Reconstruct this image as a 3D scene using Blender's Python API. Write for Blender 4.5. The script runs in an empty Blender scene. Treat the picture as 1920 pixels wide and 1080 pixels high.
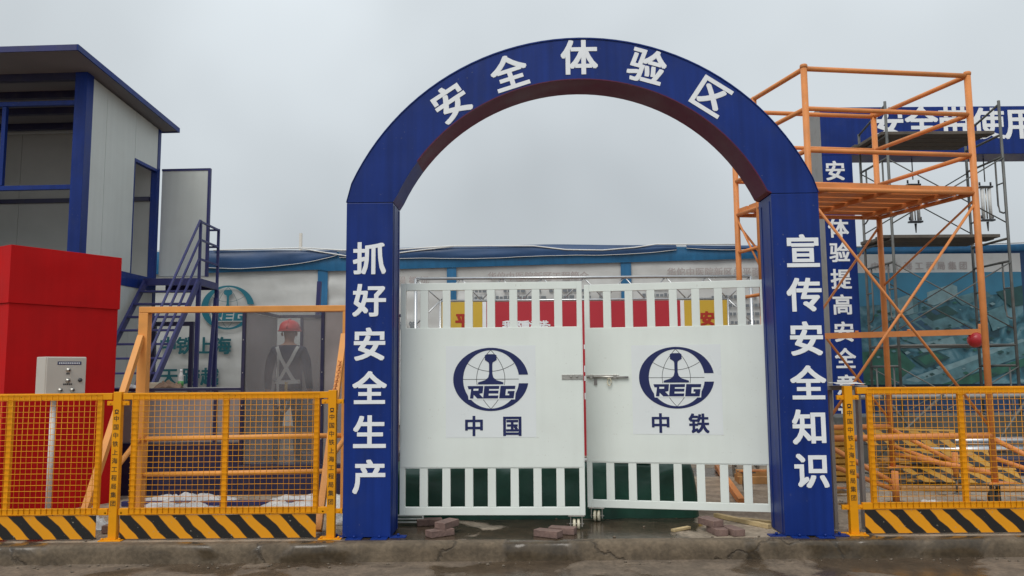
import bpy, bmesh, math, random
from mathutils import Vector, Matrix, noise
from mathutils.bvhtree import BVHTree

random.seed(7)
S = bpy.context.scene
COL = S.collection
R = math.radians

# ------------------------------------------------------------------ camera
EYE = Vector((0.0, 0.0, 1.6))
FPX, PITCH, ROLL = 1500.0, R(5.9), R(0.45)
_r = Vector((1, 0, 0)); _u = Vector((0, -math.sin(PITCH), math.cos(PITCH))); _f = Vector((0, math.cos(PITCH), math.sin(PITCH)))
UP = _u * math.cos(ROLL) + _r * math.sin(ROLL)
RT = _r * math.cos(ROLL) - _u * math.sin(ROLL)
cd = bpy.data.cameras.new("camera")
cd.sensor_width = 36; cd.lens = 36 * FPX / 1920
cd.clip_start = 0.05; cd.clip_end = 2000
cam = bpy.data.objects.new("camera", cd); COL.objects.link(cam)
mw = Matrix.Identity(4)
for i, v in enumerate((RT, UP, -_f)):
    for j in range(3): mw[j][i] = v[j]
for j in range(3): mw[j][3] = EYE[j]
cam.matrix_world = mw
S.camera = cam

# ------------------------------------------------------------------ sky, sun, exposure
SUN_EL, SUN_AZ = R(52), R(205)          # azimuth clockwise from +Y: behind the camera, a little left
w = bpy.data.worlds.new("World"); S.world = w; w.use_nodes = True
nt = w.node_tree; nt.nodes.clear()
out = nt.nodes.new("ShaderNodeOutputWorld"); bg = nt.nodes.new("ShaderNodeBackground")
bg.inputs["Strength"].default_value = 0.1
sky = nt.nodes.new("ShaderNodeTexSky"); sky.sky_type = 'NISHITA'; sky.sun_disc = False
sky.sun_elevation = SUN_EL; sky.sun_rotation = SUN_AZ; sky.air_density = 1.0; sky.dust_density = 3.0
tc = nt.nodes.new("ShaderNodeTexCoord"); sep = nt.nodes.new("ShaderNodeSeparateXYZ")
nt.links.new(tc.outputs["Generated"], sep.inputs[0])
grad = nt.nodes.new("ShaderNodeMapRange"); grad.interpolation_type = 'SMOOTHSTEP'
grad.inputs[1].default_value = -0.05; grad.inputs[2].default_value = 1.0
grad.inputs[3].default_value = 1.0; grad.inputs[4].default_value = 1.72
nt.links.new(sep.outputs["Z"], grad.inputs[0])
cl = nt.nodes.new("ShaderNodeTexNoise"); cl.inputs["Scale"].default_value = 2.2; cl.inputs["Detail"].default_value = 3
nt.links.new(tc.outputs["Generated"], cl.inputs["Vector"])
clr = nt.nodes.new("ShaderNodeMapRange"); clr.inputs[1].default_value = 0.25; clr.inputs[2].default_value = 0.75
clr.inputs[3].default_value = 0.74; clr.inputs[4].default_value = 1.16
nt.links.new(cl.outputs["Fac"], clr.inputs[0])
mul = nt.nodes.new("ShaderNodeMath"); mul.operation = 'MULTIPLY'
nt.links.new(grad.outputs[0], mul.inputs[0]); nt.links.new(clr.outputs[0], mul.inputs[1])
cloud = nt.nodes.new("ShaderNodeVectorMath"); cloud.operation = 'SCALE'; cloud.inputs[0].default_value = (5.3, 5.72, 5.98)
nt.links.new(mul.outputs[0], cloud.inputs["Scale"])
mx = nt.nodes.new("ShaderNodeMix"); mx.data_type = 'RGBA'; mx.inputs["Factor"].default_value = 0.94
nt.links.new(sky.outputs[0], mx.inputs["A"]); nt.links.new(cloud.outputs[0], mx.inputs["B"])
nt.links.new(mx.outputs["Result"], bg.inputs["Color"]); nt.links.new(bg.outputs[0], out.inputs[0])

sl = bpy.data.lights.new("sun", 'SUN'); sl.energy = 1.5; sl.angle = R(35); sl.color = (1.0, 0.96, 0.9)
sun = bpy.data.objects.new("sun", sl); COL.objects.link(sun)
sd = Vector((math.sin(SUN_AZ) * math.cos(SUN_EL), math.cos(SUN_AZ) * math.cos(SUN_EL), math.sin(SUN_EL)))
sun.rotation_euler = sd.to_track_quat('Z', 'Y').to_euler(); sun.location = (0, -5, 20)

S.view_settings.view_transform = 'Standard'; S.view_settings.look = 'None'
S.view_settings.exposure = 0.08; S.view_settings.gamma = 1.0; S.view_settings.use_curve_mapping = False
S.render.engine = 'CYCLES'
S.cycles.use_denoising = True
S.cycles.max_bounces = 8; S.cycles.transparent_max_bounces = 16

# ------------------------------------------------------------------ helpers
def at(px, py, Y):
    """point at depth Y on the sight line of a measured spot of the photograph (1920 wide)"""
    d = _f + RT * ((px - 960) / FPX) - UP * ((py - 540) / FPX)
    return EYE + d * (Y / d.y)

def tag(o, label=None, cat=None, group=None, kind=None):
    for k, v in (("label", label), ("category", cat), ("group", group), ("kind", kind)):
        if v: o[k] = v
    return o

def thing(name, label, cat, loc=(0, 0, 0), rz=0.0, group=None):
    o = bpy.data.objects.new(name, None); COL.objects.link(o)
    o.location = loc; o.rotation_euler = (0, 0, rz); o.empty_display_size = 0.2
    return tag(o, label, cat, group)

class MB:
    def __init__(s): s.bm = bmesh.new()
    def box(s, a, b, bev=0.0, rot=None, pivot=None):
        c = [(a[i] + b[i]) / 2 for i in range(3)]; d = [abs(b[i] - a[i]) for i in range(3)]
        r = bmesh.ops.create_cube(s.bm, size=1.0); vs = r["verts"]
        for v in vs: v.co = Vector((v.co.x * d[0] + c[0], v.co.y * d[1] + c[1], v.co.z * d[2] + c[2]))
        if bev > 0:
            es = list({e for v in vs for e in v.link_edges})
            q = bmesh.ops.bevel(s.bm, geom=es, offset=bev, segments=2, profile=0.5, affect='EDGES')
            vs = list({v for f in q["faces"] for v in f.verts} | {v for v in vs if v.is_valid})
        if rot is not None:
            bmesh.ops.rotate(s.bm, verts=vs, cent=pivot or c, matrix=rot)
        return vs
    def bar(s, p0, p1, wd, ht, up=(0, 0, 1), bev=0.0):
        """square bar from p0 to p1"""
        p0 = Vector(p0); p1 = Vector(p1); z = (p1 - p0); L = z.length; z.normalize()
        u = Vector(up); x = u.cross(z)
        if x.length < 1e-4: x = Vector((1, 0, 0)).cross(z)
        x.normalize(); y = z.cross(x)
        r = bmesh.ops.create_cube(s.bm, size=1.0); vs = r["verts"]
        if bev > 0:
            for v in vs: v.co = Vector((v.co.x * wd, v.co.y * ht, v.co.z * L))
            es = list({e for v in vs for e in v.link_edges})
            q = bmesh.ops.bevel(s.bm, geom=es, offset=bev, segments=2, profile=0.5, affect='EDGES')
            vs = list({v for f in q["faces"] for v in f.verts} | {v for v in vs if v.is_valid})
            for v in vs: v.co = (p0 + p1) / 2 + x * v.co.x + y * v.co.y + z * v.co.z
        else:
            for v in vs: v.co = (p0 + p1) / 2 + x * (v.co.x * wd) + y * (v.co.y * ht) + z * (v.co.z * L)
        return s
    def tube(s, p0, p1, r, n=10, r2=None, cap=True):
        return s.path([p0, p1], r, n, r2=r2, cap=cap)
    def path(s, pts, r, n=8, r2=None, cap=True, closed=False):
        pts = [Vector(p) for p in pts]; m = len(pts); rings = []
        for i, p in enumerate(pts):
            if closed: t = pts[(i + 1) % m] - pts[i - 1]
            else: t = pts[min(i + 1, m - 1)] - pts[max(i - 1, 0)]
            t.normalize()
            a = Vector((0, 0, 1)) if abs(t.z) < 0.9 else Vector((1, 0, 0))
            x = a.cross(t).normalized(); y = t.cross(x)
            rr = r if r2 is None else r + (r2 - r) * i / (m - 1)
            rings.append([s.bm.verts.new(p + x * rr * math.cos(2 * math.pi * k / n) + y * rr * math.sin(2 * math.pi * k / n)) for k in range(n)])
        seg = m if closed else m - 1
        for i in range(seg):
            A = rings[i]; B = rings[(i + 1) % m]
            for k in range(n):
                f = s.bm.faces.new((A[k], A[(k + 1) % n], B[(k + 1) % n], B[k])); f.smooth = True
        if cap and not closed:
            s.bm.faces.new(list(reversed(rings[0]))); s.bm.faces.new(rings[-1])
        return s
    def lathe(s, prof, c=(0, 0, 0), n=16, axis='Z'):
        rings = []
        for (rad, h) in prof:
            ring = []
            for k in range(n):
                a = 2 * math.pi * k / n; u, v = rad * math.cos(a), rad * math.sin(a)
                co = {'Z': (u, v, h), 'X': (h, u, v), 'Y': (u, h, v)}[axis]
                ring.append(s.bm.verts.new(Vector(c) + Vector(co)))
            rings.append(ring)
        for A, B in zip(rings, rings[1:]):
            for k in range(n):
                f = s.bm.faces.new((A[k], A[(k + 1) % n], B[(k + 1) % n], B[k])); f.smooth = True
        for ring in (rings[0], rings[-1]):
            try: s.bm.faces.new(ring)
            except ValueError: pass
        return s
    def poly(s, pts):
        vs = [s.bm.verts.new(Vector(p)) for p in pts]
        s.bm.faces.new(vs); return s
    def prism(s, pts, off):
        off = Vector(off)
        a = [s.bm.verts.new(Vector(p)) for p in pts]; b = [s.bm.verts.new(Vector(p) + off) for p in pts]
        n = len(pts)
        s.bm.faces.new(a); s.bm.faces.new(list(reversed(b)))
        for i in range(n): s.bm.faces.new((a[i], b[i], b[(i + 1) % n], a[(i + 1) % n]))
        return s
    def strip(s, A, B, closed=False):
        a = [s.bm.verts.new(Vector(p)) for p in A]; b = [s.bm.verts.new(Vector(p)) for p in B]
        n = len(a)
        for i in range(n if closed else n - 1):
            j = (i + 1) % n
            s.bm.faces.new((a[i], a[j], b[j], b[i]))
        return s
    def grid(s, fn, nu, nv, smooth=True):
        vs = [[s.bm.verts.new(Vector(fn(i / nu, j / nv))) for j in range(nv + 1)] for i in range(nu + 1)]
        for i in range(nu):
            for j in range(nv):
                f = s.bm.faces.new((vs[i][j], vs[i + 1][j], vs[i + 1][j + 1], vs[i][j + 1])); f.smooth = smooth
        return vs
    def mesh(s, me, M):
        vs = [s.bm.verts.new(M @ v.co) for v in me.vertices]
        for p in me.polygons:
            try: s.bm.faces.new([vs[i] for i in p.vertices])
            except ValueError: pass
        return s
    def build(s, name, mat, parent=None, o=(0, 0, 0), recalc=True):
        if recalc: bmesh.ops.recalc_face_normals(s.bm, faces=s.bm.faces)
        if o != (0, 0, 0): bmesh.ops.translate(s.bm, verts=s.bm.verts, vec=-Vector(o))
        me = bpy.data.meshes.new(name); s.bm.to_mesh(me); s.bm.free()
        ob = bpy.data.objects.new(name, me); COL.objects.link(ob)
        for m in (mat if isinstance(mat, (list, tuple)) else [mat]): me.materials.append(m)
        if parent: ob.parent = parent
        return ob

def copy_obj(o, parent=None, loc=None, rot=None):
    c = o.copy(); COL.objects.link(c)
    if parent: c.parent = parent
    if loc is not None: c.location = loc
    if rot is not None: c.rotation_euler = rot
    return c
def copy_tree(o, parent=None):
    kids = [x for x in bpy.data.objects if x.parent == o]
    c = copy_obj(o, parent)
    for k in kids: copy_tree(k, c)
    return c

# ------------------------------------------------------------------ materials
def mat(name, col, rough=0.5, var=0.15, scale=3.0, metal=0.0, bump=0.0, bscale=40.0, streak=0.0, dirt=0.0, dirtcol=(0.09, 0.07, 0.05), spec=0.5, rvar=0.1, speck=0.0, speckcol=(0.12, 0.06, 0.03)):
    m = bpy.data.materials.new(name); m.use_nodes = True
    n = m.node_tree.nodes; L = m.node_tree.links; b = n["Principled BSDF"]
    b.inputs["Metallic"].default_value = metal; b.inputs["Specular IOR Level"].default_value = spec
    t = n.new("ShaderNodeTexCoord")
    def noisetex(sc, det=4, stretch=None):
        q = n.new("ShaderNodeTexNoise"); q.inputs["Scale"].default_value = sc; q.inputs["Detail"].default_value = det
        if stretch:
            mp = n.new("ShaderNodeMapping"); mp.inputs["Scale"].default_value = stretch
            L.new(t.outputs["Object"], mp.inputs[0]); L.new(mp.outputs[0], q.inputs["Vector"])
        else: L.new(t.outputs["Object"], q.inputs["Vector"])
        return q.outputs["Fac"]
    def rng(src, a, bb, c, d):
        q = n.new("ShaderNodeMapRange"); q.inputs[1].default_value = a; q.inputs[2].default_value = bb
        q.inputs[3].default_value = c; q.inputs[4].default_value = d; L.new(src, q.inputs[0]); return q.outputs[0]
    base = n.new("ShaderNodeVectorMath"); base.operation = 'SCALE'; base.inputs[0].default_value = col
    n1 = noisetex(scale, 5)
    L.new(rng(n1, 0.3, 0.7, 1 - var, 1 + var), base.inputs["Scale"]); c = base.outputs[0]
    if streak > 0:
        sk = noisetex(1.0, 4, (14, 14, 0.7)); q = n.new("ShaderNodeVectorMath"); q.operation = 'SCALE'
        L.new(c, q.inputs[0]); L.new(rng(sk, 0.35, 0.7, 1 + streak * 0.4, 1 - streak), q.inputs["Scale"]); c = q.outputs[0]
    if dirt > 0:
        dk = noisetex(scale * 1.7 + 1.3, 8); q = n.new("ShaderNodeMix"); q.data_type = 'RGBA'
        L.new(rng(dk, 0.52, 0.75, 0.0, dirt), q.inputs["Factor"]); L.new(c, q.inputs["A"]); q.inputs["B"].default_value = (*dirtcol, 1); c = q.outputs["Result"]
    if speck > 0:
        pk = noisetex(38, 3); pb = noisetex(2.3, 4); q = n.new("ShaderNodeMix"); q.data_type = 'RGBA'
        pm_ = n.new("ShaderNodeMath"); pm_.operation = 'MULTIPLY'; L.new(rng(pk, 0.66, 0.72, 0.0, speck), pm_.inputs[0]); L.new(rng(pb, 0.45, 0.62, 0.0, 1.0), pm_.inputs[1])
        L.new(pm_.outputs[0], q.inputs["Factor"]); L.new(c, q.inputs["A"]); q.inputs["B"].default_value = (*speckcol, 1); c = q.outputs["Result"]
    L.new(c, b.inputs["Base Color"])
    L.new(rng(n1, 0.3, 0.7, max(0.02, rough - rvar), min(1, rough + rvar)), b.inputs["Roughness"])
    if bump > 0:
        bp = n.new("ShaderNodeBump"); bp.inputs["Strength"].default_value = bump; bp.inputs["Distance"].default_value = 0.01
        L.new(noisetex(bscale, 6), bp.inputs["Height"]); L.new(bp.outputs[0], b.inputs["Normal"])
    return m

M = {}
M['blue'] = mat('blue_paint', (0.005, 0.027, 0.185), 0.42, 0.18, 1.4, streak=0.20, dirt=0.14, dirtcol=(0.05, 0.065, 0.13), spec=0.25, bump=0.12, bscale=2.2, speck=0.5, speckcol=(0.16, 0.17, 0.20))
M['blue_dark'] = mat('navy_steel', (0.014, 0.013, 0.050), 0.45, 0.2, 3, dirt=0.25)
M['maroon'] = mat('maroon_paint', (0.100, 0.012, 0.040), 0.5, 0.25, 2.2, dirt=0.1, spec=0.3)
M['vinyl'] = mat('white_vinyl', (0.84, 0.86, 0.88), 0.45, 0.03, 6)
M['gate'] = mat('white_gate_paint', (0.80, 0.85, 0.80), 0.42, 0.035, 1.6, streak=0.015, dirt=0.07, dirtcol=(0.55, 0.53, 0.45), bump=0.10, bscale=2.6, speck=0.35, speckcol=(0.36, 0.28, 0.20))
M['sticker'] = mat('sticker_film', (0.79, 0.83, 0.83), 0.35, 0.02, 3)
M['navy_print'] = mat('navy_print', (0.006, 0.014, 0.095), 0.5, 0.06, 6)
M['black_line'] = mat('black_line', (0.02, 0.022, 0.03), 0.5, 0.05)
M['yellow'] = mat('yellow_paint', (0.78, 0.315, 0.003), 0.5, 0.10, 4, dirt=0.25, dirtcol=(0.26, 0.12, 0.02), spec=0.25, speck=0.9, speckcol=(0.14, 0.06, 0.02))
M['orange'] = mat('orange_paint', (0.68, 0.255, 0.080), 0.5, 0.12, 3.5, spec=0.3, dirt=0.3, dirtcol=(0.30, 0.13, 0.05), speck=0.9, speckcol=(0.42, 0.36, 0.28))
M['orange_light'] = mat('light_orange_paint', (0.76, 0.33, 0.085), 0.5, 0.10, 3.5, spec=0.3, dirt=0.2, dirtcol=(0.3, 0.15, 0.06))
M['red'] = mat('red_cloth', (0.50, 0.007, 0.008), 0.7, 0.08, 2.2, bump=0.1, bscale=9, streak=0.05, spec=0.15)
M['box_grey'] = mat('grey_enamel', (0.50, 0.47, 0.42), 0.4, 0.04, 3, dirt=0.1)
M['steel'] = mat('bare_steel', (0.52, 0.50, 0.46), 0.35, 0.12, 8, metal=0.8, dirt=0.2)
M['chrome'] = mat('aluminium_tube', (0.55, 0.56, 0.57), 0.33, 0.06, 8, metal=0.9)
M['scaffold'] = mat('grey_scaffold_tube', (0.12, 0.125, 0.12), 0.55, 0.25, 6, metal=0.3, dirt=0.4, dirtcol=(0.14, 0.08, 0.05))
M['wood_dark'] = mat('weathered_planks', (0.10, 0.085, 0.07), 0.8, 0.3, 5, bump=0.4)
M['wood'] = mat('pale_wood', (0.50, 0.38, 0.20), 0.75, 0.2, 7, bump=0.3, dirt=0.3)
M['brick'] = mat('red_brick', (0.185, 0.118, 0.100), 0.85, 0.22, 14, bump=0.8, bscale=60, dirt=0.4, dirtcol=(0.26, 0.18, 0.14))
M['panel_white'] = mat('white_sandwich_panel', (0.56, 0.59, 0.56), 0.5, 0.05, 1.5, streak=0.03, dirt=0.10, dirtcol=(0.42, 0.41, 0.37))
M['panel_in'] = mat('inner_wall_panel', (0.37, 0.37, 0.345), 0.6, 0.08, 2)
M['ceiling'] = mat('grey_ceiling', (0.17, 0.17, 0.175), 0.7, 0.1, 2)
M['indigo'] = mat('indigo_steel', (0.022, 0.025, 0.125), 0.5, 0.15, 4, dirt=0.2)
M['rubber'] = mat('black_rubber', (0.02, 0.02, 0.02), 0.7, 0.1)
M['cream'] = mat('cream_nylon', (0.72, 0.66, 0.50), 0.45, 0.06, dirt=0.25)
M['green'] = mat('dark_green_cover', (0.011, 0.068, 0.044), 0.42, 0.25, 3, bump=0.3, bscale=14)
M['film'] = mat('white_film', (0.60, 0.60, 0.585), 0.4, 0.10, 8, bump=0.6, bscale=16, dirt=0.15, dirtcol=(0.4, 0.36, 0.3))
M['banner_white'] = mat('greyish_banner_film', (0.57, 0.575, 0.56), 0.45, 0.10, 1.6, bump=0.3, bscale=5, dirt=0.3, dirtcol=(0.38, 0.38, 0.365))
M['banner_blue'] = mat('teal_blue_band', (0.018, 0.14, 0.30), 0.4, 0.12, 2, streak=0.15)
M['tarp_blue'] = mat('dark_blue_tarp', (0.018, 0.062, 0.16), 0.4, 0.22, 1.5, bump=0.3, bscale=5)
M['edge_white'] = mat('pale_edge_trim', (0.72, 0.72, 0.70), 0.5, 0.08)
M['title_faint'] = mat('faint_title_print', (0.40, 0.355, 0.345), 0.5, 0.05)
M['text_grey'] = mat('grey_print', (0.17, 0.19, 0.21), 0.5, 0.1)
M['teal_print'] = mat('teal_print', (0.012, 0.115, 0.14), 0.5, 0.08)
M['teal_logo'] = mat('teal_logo_print', (0.015, 0.16, 0.22), 0.5, 0.08)
M['red_board'] = mat('crimson_board', (0.48, 0.024, 0.040), 0.5, 0.05, 2)
M['yellow_board'] = mat('mustard_board', (0.64, 0.42, 0.045), 0.5, 0.05, 2)
M['red_print'] = mat('red_print', (0.42, 0.03, 0.015), 0.5, 0.05)
M['ball'] = mat('crimson_ball', (0.42, 0.022, 0.03), 0.28, 0.05)
M['helmet'] = mat('red_helmet', (0.55, 0.035, 0.03), 0.35, 0.05)
M['cloth_navy'] = mat('navy_workwear', (0.018, 0.024, 0.052), 0.85, 0.2, 9, bump=0.4, bscale=18)
M['trousers'] = mat('dark_trousers', (0.022, 0.022, 0.028), 0.85, 0.2, 9, bump=0.4, bscale=18)
M['skin'] = mat('skin', (0.38, 0.20, 0.13), 0.55, 0.06)
M['boot'] = mat('black_boots', (0.02, 0.018, 0.016), 0.6, 0.1)
M['strap'] = mat('white_webbing', (0.52, 0.52, 0.50), 0.7, 0.06)
M['strap_yellow'] = mat('yellow_webbing', (0.55, 0.36, 0.06), 0.7, 0.06)
M['label_green'] = mat('green_label', (0.08, 0.28, 0.08), 0.5, 0.1)
M['paint_stain'] = mat('black_paint', (0.012, 0.011, 0.010), 0.5, 0.2, 9)
M['post_ink'] = mat('worn_stencil_paint', (0.055, 0.036, 0.010), 0.6, 0.3, 30)
M['knob'] = mat('dark_knob', (0.03, 0.03, 0.035), 0.35, 0.05)
M['brown_cloth'] = mat('brown_gloves', (0.20, 0.13, 0.09), 0.9, 0.25, 12, bump=0.5)
M['stone'] = mat('grey_rubble', (0.15, 0.12, 0.09), 0.9, 0.3, 20, bump=0.6)
M['grey_post'] = mat('grey_steel_post', (0.25, 0.24, 0.23), 0.5, 0.12, dirt=0.3)

def panel_mat(name, col, opac, rough):
    m = bpy.data.materials.new(name); m.use_nodes = True
    n = m.node_tree.nodes; L = m.node_tree.links; b = n["Principled BSDF"]
    b.inputs["Roughness"].default_value = rough
    t = n.new("ShaderNodeTexCoord"); q = n.new("ShaderNodeTexNoise"); q.inputs["Scale"].default_value = 1.8; q.inputs["Detail"].default_value = 6
    L.new(t.outputs["Object"], q.inputs["Vector"])
    v = n.new("ShaderNodeVectorMath"); v.operation = 'SCALE'; v.inputs[0].default_value = col
    r1 = n.new("ShaderNodeMapRange"); r1.inputs[1].default_value = .3; r1.inputs[2].default_value = .7; r1.inputs[3].default_value = .85; r1.inputs[4].default_value = 1.15
    L.new(q.outputs["Fac"], r1.inputs[0]); L.new(r1.outputs[0], v.inputs["Scale"]); L.new(v.outputs[0], b.inputs["Base Color"])
    r2 = n.new("ShaderNodeMapRange"); r2.inputs[1].default_value = .3; r2.inputs[2].default_value = .7; r2.inputs[3].default_value = opac - .08; r2.inputs[4].default_value = opac + .08
    L.new(q.outputs["Fac"], r2.inputs[0])
    tr = n.new("ShaderNodeBsdfTransparent"); tr.inputs[0].default_value = (0.93, 0.94, 0.94, 1)
    ms = n.new("ShaderNodeMixShader"); L.new(r2.outputs[0], ms.inputs[0]); L.new(tr.outputs[0], ms.inputs[1]); L.new(b.outputs[0], ms.inputs[2])
    L.new(ms.outputs[0], n["Material Output"].inputs[0])
    return m
M['plastic'] = panel_mat('dusty_clear_panel', (0.26, 0.25, 0.26), 0.26, 0.4)
M['plastic_grey'] = panel_mat('grey_polycarbonate', (0.29, 0.255, 0.25), 0.82, 0.45)

def stripe_mat(name='hazard_stripes', yel=(0.78, 0.315, 0.004)):
    """hand-sprayed yellow and black diagonals with wavering edges"""
    m = bpy.data.materials.new(name); m.use_nodes = True
    n = m.node_tree.nodes; L = m.node_tree.links; b = n["Principled BSDF"]; b.inputs["Roughness"].default_value = 0.45
    t = n.new("ShaderNodeTexCoord"); s = n.new("ShaderNodeSeparateXYZ"); L.new(t.outputs["Object"], s.inputs[0])
    q = n.new("ShaderNodeTexNoise"); q.inputs["Scale"].default_value = 5.5; q.inputs["Detail"].default_value = 2; L.new(t.outputs["Object"], q.inputs["Vector"])
    def ma(op, a, bb):
        k = n.new("ShaderNodeMath"); k.operation = op
        for i, x in enumerate((a, bb)):
            if isinstance(x, (int, float)): k.inputs[i].default_value = x
            else: L.new(x, k.inputs[i])
        return k.outputs[0]
    u = ma('ADD', s.outputs[0], ma('MULTIPLY', s.outputs[2], 1.0))
    u = ma('ADD', u, ma('MULTIPLY', q.outputs["Fac"], 0.055))
    fr = ma('FRACT', ma('DIVIDE', u, 0.236), 0)
    d = ma('ABSOLUTE', ma('SUBTRACT', fr, 0.5), 0)
    mr = n.new("ShaderNodeMapRange"); mr.interpolation_type = 'SMOOTHSTEP'; mr.inputs[1].default_value = 0.22; mr.inputs[2].default_value = 0.275; L.new(d, mr.inputs[0])
    f = n.new("ShaderNodeTexNoise"); f.inputs["Scale"].default_value = 45; f.inputs["Detail"].default_value = 6; L.new(t.outputs["Object"], f.inputs["Vector"])
    chip = n.new("ShaderNodeMapRange"); chip.inputs[1].default_value = 0.68; chip.inputs[2].default_value = 0.74; L.new(f.outputs["Fac"], chip.inputs[0])
    c = n.new("ShaderNodeMix"); c.data_type = 'RGBA'; L.new(mr.outputs[0], c.inputs["Factor"])
    c.inputs["A"].default_value = (*yel, 1); c.inputs["B"].default_value = (0.012, 0.011, 0.010, 1)
    c2 = n.new("ShaderNodeMix"); c2.data_type = 'RGBA'; L.new(chip.outputs[0], c2.inputs["Factor"])
    L.new(c.outputs["Result"], c2.inputs["A"]); c2.inputs["B"].default_value = (0.35, 0.30, 0.22, 1)
    L.new(c2.outputs["Result"], b.inputs["Base Color"])
    return m
M['orange_old'] = mat('dusty_orange_paint', (0.46, 0.24, 0.085), 0.6, 0.25, 5, dirt=0.5, dirtcol=(0.15, 0.09, 0.05))
M['stripes'] = stripe_mat(); M['stripes_old_shaded'] = stripe_mat('worn_shaded_hazard_stripes', (0.46, 0.23, 0.02))  # second set: yellow darkened to imitate shade on the stored boards
M['yellow_old_shaded'] = mat('dusty_shaded_yellow_paint', (0.52, 0.27, 0.04), 0.6, 0.2, 5, dirt=0.45, dirtcol=(0.20, 0.12, 0.05))  # dirt marks over a base yellow darkened to stand for shade

def ground_mat(name, dry, wet, bias, wetzone=None, crack=0.0):
    """concrete with wet and dry areas; wetzone = (x0, x1, y0, y1) where water has been standing"""
    m = bpy.data.materials.new(name); m.use_nodes = True
    n = m.node_tree.nodes; L = m.node_tree.links; b = n["Principled BSDF"]
    t = n.new("ShaderNodeTexCoord"); P = t.outputs["Object"]
    def N(sc, det=6, dist=0.0):
        q = n.new("ShaderNodeTexNoise"); q.inputs["Scale"].default_value = sc; q.inputs["Detail"].default_value = det
        q.inputs["Distortion"].default_value = dist; L.new(P, q.inputs["Vector"]); return q.outputs["Fac"]
    def ma(op, a, bb=0.0):
        k = n.new("ShaderNodeMath"); k.operation = op
        for i, x in enumerate((a, bb)):
            if isinstance(x, (int, float)): k.inputs[i].default_value = x
            else: L.new(x, k.inputs[i])
        return k.outputs[0]
    def rng(src, a, bb, c, d, sm=True):
        q = n.new("ShaderNodeMapRange"); q.interpolation_type = 'SMOOTHSTEP' if sm else 'LINEAR'
        q.inputs[1].default_value = a; q.inputs[2].default_value = bb; q.inputs[3].default_value = c; q.inputs[4].default_value = d
        L.new(src, q.inputs[0]); return q.outputs[0]
    big = N(1.1, 5, 0.6)
    val = ma('ADD', big, bias)
    if wetzone:
        s = n.new("ShaderNodeSeparateXYZ"); L.new(P, s.inputs[0])
        x0, x1, y0, y1 = wetzone
        zx = ma('MULTIPLY', rng(s.outputs[0], x0 - .25, x0 + .25, 0, 1), rng(s.outputs[0], x1 - .12, x1 + .12, 1, 0))
        zy = ma('MULTIPLY', rng(s.outputs[1], y0 - .1, y0 + .1, 0, 1), rng(s.outputs[1], y1 - .4, y1 + .4, 1, 0))
        val = ma('ADD', val, ma('MULTIPLY', ma('MULTIPLY', zx, zy), 0.27))
    wetm = rng(val, 0.50, 0.56, 0, 1)
    fine = N(28, 8); mid = N(5, 6)
    c = n.new("ShaderNodeMix"); c.data_type = 'RGBA'; L.new(wetm, c.inputs["Factor"])
    c.inputs["A"].default_value = (*dry, 1); c.inputs["B"].default_value = (*wet, 1)
    k = n.new("ShaderNodeVectorMath"); k.operation = 'SCALE'; L.new(c.outputs["Result"], k.inputs[0])
    L.new(ma('MULTIPLY', rng(fine, .3, .7, .82, 1.18), rng(mid, .3, .7, .75, 1.22)), k.inputs["Scale"])
    col = k.outputs[0]
    h = ma('ADD', fine, ma('MULTIPLY', mid, 1.5))
    if crack > 0:
        v = n.new("ShaderNodeTexVoronoi"); v.feature = 'DISTANCE_TO_EDGE'; v.inputs["Scale"].default_value = 0.62
        ad = n.new("ShaderNodeVectorMath"); ad.operation = 'ADD'; L.new(P, ad.inputs[0])
        nq = n.new("ShaderNodeTexNoise"); nq.inputs["Scale"].default_value = 4; nq.inputs["Detail"].default_value = 8; L.new(P, nq.inputs["Vector"])
        sc = n.new("ShaderNodeVectorMath"); sc.operation = 'SCALE'; sc.inputs["Scale"].default_value = 0.5; L.new(nq.outputs["Color"], sc.inputs[0])
        L.new(sc.outputs[0], ad.inputs[1]); L.new(ad.outputs[0], v.inputs["Vector"])
        ck = rng(v.outputs["Distance"], 0.0, 0.016, 1, 0)
        d = n.new("ShaderNodeMix"); d.data_type = 'RGBA'; L.new(ma('MULTIPLY', ck, crack), d.inputs["Factor"]); L.new(col, d.inputs["A"]); d.inputs["B"].default_value = (0.03, 0.025, 0.02, 1)
        col = d.outputs["Result"]; h = ma('SUBTRACT', h, ma('MULTIPLY', ck, 2.0))
    L.new(col, b.inputs["Base Color"])
    L.new(ma('ADD', rng(wetm, 0, 1, 0.85, 0.16, False), ma('MULTIPLY', fine, 0.08)), b.inputs["Roughness"])
    bp = n.new("ShaderNodeBump"); bp.inputs["Distance"].default_value = 0.012
    L.new(rng(wetm, 0, 1, 0.5, 0.12, False), bp.inputs["Strength"]); L.new(h, bp.inputs["Height"]); L.new(bp.outputs[0], b.inputs["Normal"])
    return m
M['road'] = ground_mat('muddy_road', (0.150, 0.113, 0.080), (0.080, 0.056, 0.036), 0.03)
M['yard'] = ground_mat('yard_concrete', (0.29, 0.235, 0.175), (0.070, 0.049, 0.032), -0.07, (-1.3, 1.72, 6.8, 8.3))
M['kerb'] = ground_mat('kerb_concrete', (0.135, 0.102, 0.068), (0.072, 0.052, 0.031), 0.0, None, 0.55)

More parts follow.
